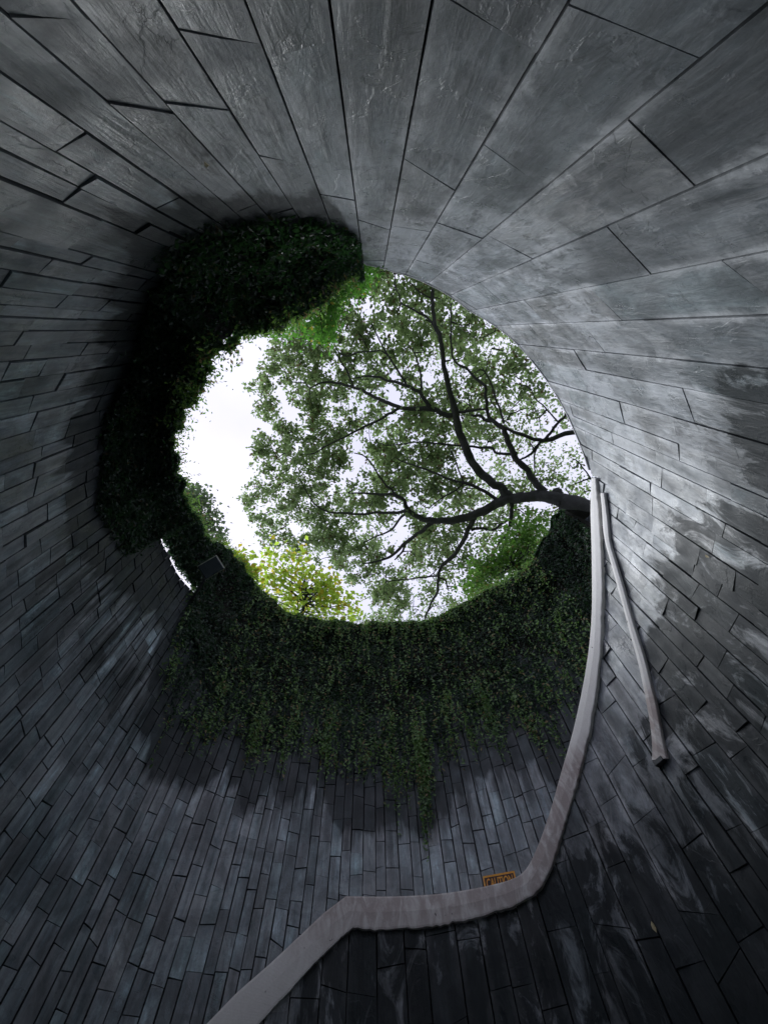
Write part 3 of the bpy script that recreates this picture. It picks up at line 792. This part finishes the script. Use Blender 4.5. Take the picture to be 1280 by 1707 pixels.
for q, (lo_, hi_, n_, L_) in enumerate(((188, 191.5, 60, 1.0), (181, 184, 40, 0.7), (150, 153, 50, 0.7), (158, 160, 30, 0.6), (139, 142, 40, 0.6), (167, 170, 30, 0.5), (205, 209, 50, 0.6), (213, 216, 30, 0.5), (196, 199, 35, 0.5))):
    a_, b_ = shoots(n_, lo_, hi_, 0.0, 1.6, 0.3 * L_, L_, 0.04, 50 + q); c3 = np.concatenate([c3, a_]); n3 = np.concatenate([n3, b_])
m2 = np.concatenate(shoots(420, IV0 + 1, 60, 3.3, 5.4, 0.06, 0.22, 0.04, 77)[:1]); n2b = np.tile([0.3, 0.4, 0.8], (len(m2), 1))
leaf_obj('rim_shoots', m2, n2b, 0.045, M_SHOOT, ivy, aspect=0.5, spread=0.8)
leaf_obj('short_shoots', c2, n2, 0.042, M_IVY, ivy, aspect=0.5, spread=0.7)
leaf_obj('hanging_shoots', np.concatenate([c1, c3]), np.concatenate([n1, n3]), 0.054, M_SHOOT, ivy, aspect=0.5, spread=0.7)
# fringe of upright shoots against the sky
rng = np.random.default_rng(9); a = rng.uniform(IV0 + 2, 250, 1800); P0, N0 = ivy_pts(a, rng.uniform(4.2, 5.6, 1800), 0.02)
C = []; Nv = []
for p, nrm in zip(P0, N0):
    L = rng.uniform(0.03, 0.20); m = 6; t = np.linspace(0, 1, m)
    d = nrm * 0.8 + rng.normal(0, 0.5, 3); d[2] -= 0.1
    C.append(p + np.outer(t * L, d)); Nv.append(np.tile([0.2, 0.1, 1.0], (m, 1)))
leaf_obj('crest_shoots', np.concatenate(C), np.concatenate(Nv), 0.042, M_SHOOT, ivy, aspect=0.42, spread=0.9)

# ------------------------------------------------------------------ the big tree
def lift(u, v, z):                                                   # picture point at height z
    d = px_dir(u, v); return EYE + d * ((z - EYE[2]) / d[2])
def zt_tree(u, v, k=0.0):
    d = math.hypot(u - 960, v - 845)
    return 11.6 + 0.0085 * d + 0.5 * mnoise.noise(Vector((u * 0.008, v * 0.008, 2.2))) + k
tree = thing('spreading_tree', 'large spreading tree with dark forked limbs reaching over the opening from the right', 'tree')
BR = [
 [(945, 838, 15), (930, 832, 12), (900, 827, 9.5), (870, 829, 9), (845, 831, 9.2), (830, 838, 8.5), (810, 850, 7.5), (785, 860, 7), (750, 868, 6.2), (722, 868, 5.2), (700, 863, 4.6), (680, 850, 4), (674, 835, 3.2), (660, 826, 2.8), (635, 824, 2.2), (605, 822, 1.7), (580, 822, 1.0)],
 [(848, 829, 8), (842, 820, 8), (825, 807, 7.5), (800, 787, 7.2), (785, 767, 7), (775, 742, 7), (765, 717, 6.6), (759, 690, 6.2), (754, 667, 5), (744, 630, 4.4), (739, 600, 4), (735, 567, 3.7), (727, 547, 3.6), (722, 522, 3.4), (721, 497, 3.2), (721, 470, 2.8), (716, 440, 2)],
 [(905, 826, 7), (905, 818, 6), (890, 800, 5.6), (875, 780, 5.4), (860, 765, 5.2), (850, 743, 4.8), (842, 722, 4.6), (836, 711, 4.2), (817, 702, 3.2), (800, 694, 2.5), (785, 691, 1.8)],
 [(836, 711, 3.6), (822, 702, 3.2), (813, 690, 3), (810, 667, 2.8), (809, 645, 2.6), (792, 630, 2.4), (778, 615, 2.2), (757, 600, 1.8), (752, 575, 1.5), (752, 535, 1.3), (752, 505, 1.0)],
 [(1010, 700, 5), (960, 718, 4.4), (925, 729, 4), (905, 735, 3.8), (890, 731, 3.2), (862, 722, 2.8), (842, 713, 2.4)],
 [(905, 735, 2.8), (917, 722, 2.5), (930, 705, 2.3), (942, 692, 2.2), (955, 675, 1.6)],
 [(905, 735, 2.4), (895, 742, 2.2), (885, 757, 2), (867, 766, 1.6)],
 [(897, 743, 1.6), (891, 755, 1.4), (891, 772, 1.2), (890, 792, 0.8), (884, 812, 0.7)],
 [(862, 755, 3), (850, 757, 2.6), (830, 755, 2.4), (815, 746, 2.2), (787, 745, 2), (760, 742, 1.8), (725, 739, 1.6), (700, 737, 1.3), (660, 741, 1.0), (640, 742, .8)],
 [(832, 838, 4), (825, 831, 3.4), (800, 815, 3), (775, 805, 2.5), (750, 799, 2), (720, 787, 1.8), (695, 777, 1.5), (665, 767, 1.0)],
 [(773, 804, 1.5), (765, 785, 1.3), (758, 765, 1.2), (750, 748, .9)],
 [(773, 806, 1.6), (760, 817, 1.4), (745, 825, 1.3), (730, 835, 1.1), (715, 847, .8)],
 [(682, 850, 3), (662, 854, 2.7), (632, 855, 2.4), (600, 857, 2), (575, 855, 1.8), (550, 854, 1.6), (525, 841, 1.3), (510, 818, 1.1), (497, 795, .8)],
 [(680, 850, 2.4), (665, 867, 2), (650, 885, 1.7), (625, 895, 1.2), (605, 905, .8)],
 [(662, 826, 2), (650, 815, 2), (640, 805, 1.8), (630, 790, 1.5), (610, 762, 1.1), (590, 755, .8)],
 [(790, 861, 5), (787, 870, 4.6), (782, 880, 4.2), (772, 902, 4), (757, 925, 3.6), (742, 938, 3.2), (735, 945, 2.9), (731, 965, 2.6), (727, 990, 2.2), (712, 1020, 1.7), (707, 1040, 1.2)],
 [(733, 958, 1.8), (715, 962, 1.5), (690, 964, 1.2), (660, 968, .8)],
 [(731, 963, 1.8), (742, 968, 1.5), (748, 985, .9)],
 [(785, 884, 2.4), (800, 880, 2.4), (822, 883, 2.3), (835, 874, 2), (850, 865, 1.8)],
 [(724, 868, 4), (712, 877, 3.6), (700, 888, 3.3), (675, 905, 3), (655, 925, 2.5), (635, 934, 1.9), (605, 940, 1.1)],
 [(676, 906, 2), (670, 920, 1.8), (658, 933, 1.2)],
 [(852, 834, 4), (853, 845, 3.6), (852, 862, 3.3), (848, 880, 2.8), (846, 890, 2.3), (832, 905, 1.6), (820, 930, 1.0)],
 [(856, 866, 1.6), (866, 882, 1.3), (872, 890, .8)],
 [(759, 692, 4.5), (745, 692, 4.4), (730, 685, 4.2), (712, 681, 4), (690, 681, 3.6), (670, 680, 3.4), (648, 672, 3.2), (625, 662, 3), (608, 652, 2.7), (595, 647, 2.5), (575, 642, 2.1), (555, 637, 1.9), (535, 638, 1.6), (517, 647, 1.1)],
 [(668, 681, 2.6), (652, 687, 2.4), (637, 697, 2.2), (600, 715, 1.8), (575, 728, 1.6), (550, 740, 1.3), (525, 755, .9)],
 [(732, 687, 4), (715, 675, 3.6), (700, 655, 3.2), (690, 649, 3), (677, 642, 2.8), (650, 635, 2.3), (632, 629, 2), (615, 627, 1.8), (587, 630, 1.1)],
 [(677, 642, 2), (665, 620, 1.9), (645, 590, 1.7), (637, 575, 1.4), (630, 562, 1.2), (620, 540, .9)],
 [(645, 590, 1.4), (632, 585, 1.2), (600, 587, 1.2), (580, 593, 1.1), (568, 590, 1.0), (558, 575, .9), (556, 555, .7)],
 [(590, 647, 1.6), (583, 628, 1.5), (572, 608, 1.3), (562, 592, 1.1)],
 [(702, 655, 2), (702, 630, 1.8), (695, 600, 1.4), (687, 580, 1.0)],
 [(727, 547, 2), (715, 532, 1.9), (700, 522, 1.7), (682, 512, 1.5), (670, 505, 1.3), (662, 485, 1.1), (657, 455, .8)],
 [(721, 497, 1.4), (708, 492, 1.2), (695, 482, 1), (684, 470, .7)],
 [(759, 690, 2.4), (767, 688, 2.4), (785, 684, 2.1), (806, 682, 1.7), (815, 685, 1.2)],
 [(840, 706, 2), (832, 680, 1.8), (825, 660, 1.6), (817, 635, 1.2), (803, 612, .8)],
 [(930, 703, 1.4), (916, 688, 1.2), (905, 675, 1.1), (892, 665, .9), (886, 650, .7)],
 [(846, 700, 1.3), (852, 690, 1.2), (866, 684, 1), (878, 680, .7)],
 [(742, 602, 1.6), (751, 600, 1.4)],
 [(795, 630, 1.2), (808, 622, 1), (813, 600, .8), (820, 580, .7)],
 [(984, 797, 1.4), (970, 777, 1.1), (960, 767, .9), (952, 765, .6)],
]
px_nodes = []; nodes = []; nrad = []
def r_world(rpx, p):
    c = ROT.T @ (np.asarray(p) - EYE); return rpx * (-c[2]) / F
for bi, br in enumerate(BR):
    pts = np.array([lift(u, v, zt_tree(u, v)) for u, v, _ in br])
    rad = np.array([r_world(r, p) * 0.98 for (_, _, r), p in zip(br, pts)])
    sp = smooth_path(pts, 4); sr = np.interp(np.linspace(0, len(rad) - 1, len(sp)), np.arange(len(rad)), rad)
    for i in range(1, len(sp) - 1):
        sp[i] += np.array([mnoise.noise(Vector((i * 0.4, bi, k))) for k in range(3)]) * min(0.07, 0.5 * sr[i] + 0.02)
    V, Fs = tube(sp, sr, 9, 0.18)
    mesh_py('limb' if sr[0] > 0.075 else 'branch', V, Fs, M_BARK, tree, True)
    for q, r in zip(sp[::2], sr[::2]): nodes.append(q); nrad.append(r)
# knot and trunk outside the wall
k0 = lift(945, 838, zt_tree(945, 838)); tb = np.array([k0[0] + 3.2, k0[1] + 1.0, 6.6])
tr_pts = smooth_path([k0 - np.array([0.15, 0.0, -0.02]), k0 + np.array([0.35, 0.12, -0.35]), k0 + np.array([1.5, 0.5, -1.9]), k0 + np.array([2.7, 0.8, -3.6]), tb + np.array([0.15, 0, 0.7]), tb], 5)
V, Fs = tube(tr_pts, np.interp(np.linspace(0, 1, len(tr_pts)), [0, .12, .4, .8, 1], [0.20, 0.30, 0.36, 0.46, 0.72]), 14, 0.15)
mesh_py('trunk', V, Fs, M_BARK, tree, True)
kk = lift(930, 819, zt_tree(930, 819)); kp = [kk + np.array([0.05, 0.30, -0.1]), kk + np.array([0, 0.1, 0]), kk + np.array([-0.02, -0.05, 0.03]), kk + np.array([-0.03, -0.09, 0.04])]
V, Fs = tube(kp, [0.2, 0.16, 0.11, 0.02], 10, 0.2); mesh_py('broken_stub', V, Fs, M_BARK, tree, True)

def inside(poly, u, v):
    c = False; n = len(poly); j = n - 1
    for i in range(n):
        xi, yi = poly[i]; xj, yj = poly[j]
        if (yi > v) != (yj > v) and u < (xj - xi) * (v - yi) / (yj - yi) + xi: c = not c
        j = i
    return c
crown = [(452, 556), (440, 590), (428, 625), (432, 655), (446, 668), (428, 690), (448, 720), (424, 742), (430, 765), (450, 790), (425, 812), (408, 845), (418, 865), (440, 872), (440, 895), (462, 912), (480, 930), (500, 925),
         (530, 955), (556, 965), (585, 975), (590, 1000), (606, 1040), (650, 1100), (900, 1080), (1080, 900), (1080, 650), (960, 520), (820, 400), (640, 340), (560, 380), (500, 470)]
holes = [(530, 935, 24), (595, 980, 15), (625, 960, 10), (650, 675, 18), (620, 1020, 12), (640, 745, 10), (905, 865, 26), (930, 760, 14), (560, 830, 6), (600, 690, 8), (540, 1010, 10), (672, 1025, 8), (880, 845, 14), (720, 905, 8), (930, 880, 20)]
rng = np.random.default_rng(21)
clus = []
tries = 0
while len(clus) < 1180 and tries < 60000:
    tries += 1
    u, v = rng.uniform(400, 1080), rng.uniform(340, 1100)
    if not inside(crown, u, v): continue
    if any(math.hypot(u - x, v - y) < r for x, y, r in holes) and rng.random() < 0.85: continue
    right = sstep(u, 700, 950)
    if mnoise.noise(Vector((u * 0.016, v * 0.016, 8.0))) < -0.28 and rng.random() < 0.7: continue
    dens = 1.0 - 0.55 * right
    if rng.random() > dens: continue
    if mnoise.noise(Vector((u * 0.045, v * 0.045, 3.0))) < 0.02 and rng.random() < 0.75: continue
    z = zt_tree(u, v) + rng.uniform(0.15, 2.4)
    clus.append((u, v, z))
CP = np.array([lift(*c) for c in clus])
# twigs: join every leaf cluster to the nearest wood
nodes = np.array(nodes); nrad = np.array(nrad)
order = np.argsort([np.min(np.linalg.norm(nodes - c, axis=1)) for c in CP])
NB = list(nodes); tv = []; tf = []
NBa = np.zeros((len(nodes) + len(CP) * 2 + 10, 3)); NBa[:len(nodes)] = nodes; nn = len(nodes)
for oi in order:
    c = CP[oi]; d = np.linalg.norm(NBa[:nn] - c, axis=1); j = int(np.argmin(d)); p = NBa[j].copy(); L = d[j]
    mid = (p + c) / 2 + rng.normal(0, 0.10 * L, 3)
    r0 = 0.014 if j < len(nodes) else 0.009
    path = smooth_path([p, mid, c], 3)
    V, Fs = tube(path, np.linspace(1.5 * r0 + 0.008 * L, 0.006, len(path)), 4)
    b = len(tv); tv += V; tf += [[k + b for k in f] for f in Fs]
    NBa[nn] = mid; NBa[nn + 1] = c; nn += 2
o = mesh_py('twigs', tv, tf, M_BARK, tree, False); o['kind'] = 'stuff'
C = []; 
for (u, v, z), p in zip(clus, CP):
    left = 1 - sstep(u, 600, 900)
    nsub = 4 + rng.integers(0, 4)
    for _ in range(nsub):
        q = p + rng.normal(0, 0.20, 3) * np.array([1, 1, 0.5])
        m = int((7 + 7 * left))
        C.append(q + rng.normal(0, 0.085, (m, 3)))
C = np.concatenate(C); print('tree leaves', len(C))
leaf_obj('crown', C, np.tile([0, 0, 1.0], (len(C), 1)), 0.125, M_TREE, tree, aspect=0.62, spread=0.55)
# finer, farther foliage of the upper crown
C = []
k = 0
while k < 260:
    u, v = rng.uniform(560, 1080), rng.uniform(380, 1090)
    if not inside(crown, u, v) or rng.random() > 0.35 + 0.65 * sstep(u, 600, 850) or mnoise.noise(Vector((u * 0.05, v * 0.05, 5.0))) < -0.05: continue
    if any(math.hypot(u - x, v - y) < r * 0.8 for x, y, r in holes): continue
    k += 1
    p = lift(u, v, zt_tree(u, v) + rng.uniform(2.5, 6.0))
    for _ in range(6): C.append(p + rng.normal(0, 0.36, 3) + rng.normal(0, 0.13, (8, 3)))
C = np.concatenate(C)
leaf_obj('upper_crown', C, np.tile([0, 0, 1.0], (len(C), 1)), 0.095, M_TREE, tree, aspect=0.6, spread=0.6)

# ------------------------------------------------------------------ small trees and shrubs beyond the rim
def small_tree(name, label, cat, poly, z0, z1, nclus, leafn, lsize, mat, spread_c, base_uv, seed, zbase=6.75, dist=1.0):
    rng = np.random.default_rng(seed)
    t = thing(name, label, cat)
    us = [p[0] for p in poly]; vs = [p[1] for p in poly]; cl = []
    while len(cl) < nclus:
        u, v = rng.uniform(min(us), max(us)), rng.uniform(min(vs), max(vs))
        if inside(poly, u, v) and mnoise.noise(Vector((u * 0.05, v * 0.05, seed))) > -0.32: cl.append(lift(u, v, rng.uniform(z0, z1)))
    cl = np.array(cl); mid = cl.mean(0); bx = lift(base_uv[0], base_uv[1], z0)
    base = np.array([bx[0], bx[1], zbase - 0.1])
    top = mid + np.array([0, 0, 0.2])
    path = smooth_path([base, base + (top - base) * np.array([0.25, 0.25, 0.35]), base + (top - base) * np.array([0.7, 0.7, 0.7]), top], 5)
    V, Fs = tube(path, np.linspace(0.10, 0.025, len(path)), 7, 0.1); mesh_py('trunk', V, Fs, M_BARK, t, True)
    tv = []; tf = []
    for c in cl[::2]:
        j = int(np.argmin(np.linalg.norm(path[len(path) // 3:] - c, axis=1))) + len(path) // 3
        pp = smooth_path([path[j], (path[j] + c) / 2 + rng.normal(0, 0.08, 3), c], 3)
        V, Fs = tube(pp, np.linspace(0.02, 0.005, len(pp)), 4); b = len(tv); tv += V; tf += [[q + b for q in f] for f in Fs]
    o = mesh_py('twigs', tv, tf, M_BARK, t); o['kind'] = 'stuff'
    C = np.concatenate([c + rng.normal(0, spread_c, (leafn, 3)) for c in cl])
    leaf_obj('crown', C, np.tile([0.1, -0.3, 0.9], (len(C), 1)), lsize, mat, t, aspect=0.75, spread=0.6)
    return t
small_tree('young_tree', 'yellow-green broad-leaved young tree behind the creeper at the bottom of the opening', 'tree',
           [(432, 930), (445, 918), (478, 922), (500, 918), (525, 940), (548, 958), (562, 985), (592, 1000), (606, 1008), (590, 1045), (540, 1060), (470, 1060), (425, 985)], 9.3, 10.6, 95, 24, 0.115, M_YEL, 0.15, (500, 1090), 31)
small_tree('thin_tree', 'small pale yellow-green tree just left of the broad-leaved one', 'tree',
           [(372, 925), (395, 915), (415, 932), (430, 950), (425, 990), (385, 950)], 9.0, 9.8, 26, 24, 0.12, M_YEL, 0.11, (400, 1040), 32)
small_tree('feathery_tree', 'feathery grey-green treetop rising over the creeper at the left rim', 'tree',
           [(300, 835), (312, 815), (330, 820), (346, 838), (354, 860), (362, 885), (372, 915), (340, 920), (300, 870)], 9.2, 10.2, 60, 34, 0.085, M_GREY, 0.12, (290, 930), 33)
small_tree('green_tree', 'bright green bushy treetop under the heavy limb at the right', 'tree',
           [(845, 905), (862, 880), (880, 866), (905, 868), (912, 890), (905, 915), (885, 945), (850, 965), (800, 985), (770, 990), (790, 950)], 10.0, 11.2, 80, 34, 0.11, M_GRN, 0.18, (950, 980), 34)
# bright shoots hanging in front of the tree at the top of the opening
sh = thing('leafy_shrub', 'sunlit bright green shrub leaning over the rim at the top of the opening', 'shrub')
poly = [(600, 436), (622, 440), (612, 470), (590, 490), (562, 500), (560, 545), (540, 572), (500, 548), (470, 562), (450, 545), (490, 525), (540, 490)]
C = []; tv = []; tf = []; rng = np.random.default_rng(41); k = 0
while k < 150:
    u, v = rng.uniform(445, 625), rng.uniform(430, 575)
    if not inside(poly, u, v): continue
    k += 1; p = lift(u, v, rng.uniform(7.6, 8.3)); C.append(p + rng.normal(0, 0.08, (22, 3)))
    if k % 3 == 0:
        q = p + np.array([rng.uniform(-.15, .15), -0.5, -0.05]); V, Fs = tube(smooth_path([q, (p + q) / 2 + rng.normal(0, .04, 3), p], 3), np.linspace(.010, .003, 7), 4)
        b = len(tv); tv += V; tf += [[w + b for w in f] for f in Fs]
C = np.concatenate(C)
leaf_obj('foliage', C, np.tile([0, 0, 1.0], (len(C), 1)), 0.055, M_IVY2, sh, aspect=0.55, spread=0.6)
o = mesh_py('stems', tv, tf, M_BARK, sh); o['kind'] = 'stuff'

# ------------------------------------------------------------------ flood light in the creeper
lamp = thing('flood_light', 'square dark floodlight poking out of the creeper at the left rim', 'light')
lp, lz = hit_out(352, 946, 0.75); r = r_out(lp) - 0.75; lc = np.array(P(-lp, r, lz))
view = (lc - EYE) / np.linalg.norm(lc - EYE); nrm = -view + np.array([0.1, -0.1, -0.25]); nrm /= np.linalg.norm(nrm)
e1 = lift(380, 930, lc[2]) - lc; e1 -= (e1 @ nrm) * nrm; e1 /= np.linalg.norm(e1); e2 = np.cross(nrm, e1)
M_LAMP = simple_mat("grey_lamp_housing", (0.03, 0.035, 0.04), (0.06, 0.065, 0.07), 9, 0.45, 0.2, 0.2)
M_LENS = simple_mat("dusty_lamp_glass", (0.03, 0.045, 0.05), (0.05, 0.065, 0.07), 6, 0.25, 0.1)
M_RIM = simple_mat("worn_metal_edge", (0.14, 0.16, 0.12), (0.22, 0.25, 0.19), 9, 0.5, 0.2, 0.2)
box_at('housing', lc - nrm * 0.05, e1, e2, nrm, 0.15, 0.115, 0.045, M_LAMP, lamp, 0.9)
box_at('rim', lc - nrm * 0.008, e1, e2, nrm, 0.155, 0.12, 0.010, M_RIM, lamp, 0.9)
box_at('glass', lc + nrm * 0.006, e1, e2, nrm, 0.143, 0.108, 0.008, M_LENS, lamp, 0.9)
aw = np.array(P(-lp - 7, r_out(lp) - 0.1, lz + 0.1)); V, Fs = tube(smooth_path([lc - nrm * 0.06, (lc + aw) / 2 + np.array([0, 0, 0.05]), aw], 4), [0.018] * 9, 8)
mesh_py('bracket', V, Fs, M_DARKMETAL, lamp, True)

# ------------------------------------------------------------------ caution sign
sign = thing('caution_sign', 'small orange-edged CAUTION sign peeping over the bend of the pale band', 'sign')
M_OR = simple_mat("orange_sign_paint", (0.90, 0.36, 0.03), (0.95, 0.45, 0.04), 20, 0.5, 0.1, spots=((0.40, 0.14, 0.03), 14, 0.62))
M_BK = simple_mat("black_sign_paint", (0.03, 0.012, 0.010), (0.06, 0.02, 0.015), 20, 0.5, 0.1)
r_s = 3.15
def sp(u, v): a, z = hit_r(u, v, r_s); return np.array(P(a, r_s, z))
tl, tr_, bl = sp(804.5, 1461.5), sp(857, 1452), sp(808, 1481)
ex = tr_ - tl; W = np.linalg.norm(ex); ex /= W
ey = (tl - bl); ey -= (ey @ ex) * ex; ey /= np.linalg.norm(ey); en = np.cross(ex, ey)
if en @ (EYE - tl) < 0: en = -en
Hs = W * 0.62
def srect(name, x0, x1, y0, y1, d0, d1, mat):
    c = tl + ex * (x0 + x1) / 2 - ey * (y0 + y1) / 2 + en * (d0 + d1) / 2
    return box_at(name, c, ex, ey, en, (x1 - x0) / 2, (y1 - y0) / 2, (d1 - d0) / 2, mat, sign, 0.2)
srect('board', 0, W, 0, Hs, -0.006, 0, M_OR)
srect('black_panel', W * 0.045, W * 0.955, W * 0.055, W * 0.36, 0.0, 0.003, M_BK)
fc = bpy.data.curves.new('lettering', 'FONT'); fc.body = "CAUTION"; fc.size = 1.0; fc.extrude = 0.01; fc.offset = 0.015
fo = bpy.data.objects.new('lettering', fc); COL.objects.link(fo)
bpy.context.view_layer.update()
me = bpy.data.meshes.new_from_object(fo.evaluated_get(bpy.context.evaluated_depsgraph_get())); bpy.data.objects.remove(fo)
co = np.array([v.co[:] for v in me.vertices]); mn, mx = co.min(0), co.max(0)
sx = W * 0.82 / (mx[0] - mn[0]); sy = W * 0.235 / (mx[1] - mn[1])
for v in me.vertices:
    x = (v.co[0] - mn[0]) * sx + W * 0.09; y = W * 0.09 + (mx[1] - v.co[1]) * sy
    v.co = Vector(tl + ex * x - ey * y + en * (0.003 + (v.co[2] + 0.01) * 0.1))
me.materials.clear(); me.materials.append(M_OR)
lo = bpy.data.objects.new('lettering', me); COL.objects.link(lo); lo.parent = sign
pt = tl + ex * W / 2 - ey * Hs
V, Fs = tube([pt + ey * 0.1 - en * 0.015, pt - np.array([0, 0, 0.4]), pt - np.array([0, 0, 1.1])], [0.015] * 3, 8); mesh_py('post', V, Fs, M_DARKMETAL, sign, True)

# ------------------------------------------------------------------ bits stuck on the walls
def stuck_leaf(u, v, size, mat, label, name='fallen_leaf'):
    a, z = hit_r(u, v, RI - 0.02); c = np.array(P(a, RI - 0.022, z)); ix, iy = rvec(a)
    n = np.array([-ix, -iy, 0.0]); s = np.array([-iy, ix, 0]); t = np.array([0, 0, 1.0])
    V = [c - t * size * .5, c + s * size * .2 - t * size * .15 + n * .008, c + s * size * .17 + t * size * .2 + n * .008, c + t * size * .5, c - s * size * .17 + t * size * .2 + n * .01, c - s * size * .22 - t * size * .15 + n * .006, c + n * 0.002]
    o = mesh_py(name, V, [[0, 1, 6], [1, 2, 6], [2, 3, 6], [3, 4, 6], [4, 5, 6], [5, 0, 6]], mat)
    o['label'] = label; o['category'] = 'leaf'; return o
M_DRY = simple_mat("dry_leaf", (0.42, 0.36, 0.22), (0.60, 0.52, 0.32), 30, 0.7, 0.2)
stuck_leaf(1090, 1546, 0.07, M_DRY, 'tan dry leaf clinging to the dark stones right of the band')
stuck_leaf(1179, 927, 0.05, M_DRY, 'tiny pale leaf caught in a joint of the right wall')
stuck_leaf(344, 271, 0.05, M_DRY, 'tiny whitish leaf stuck on the slabs at upper left')
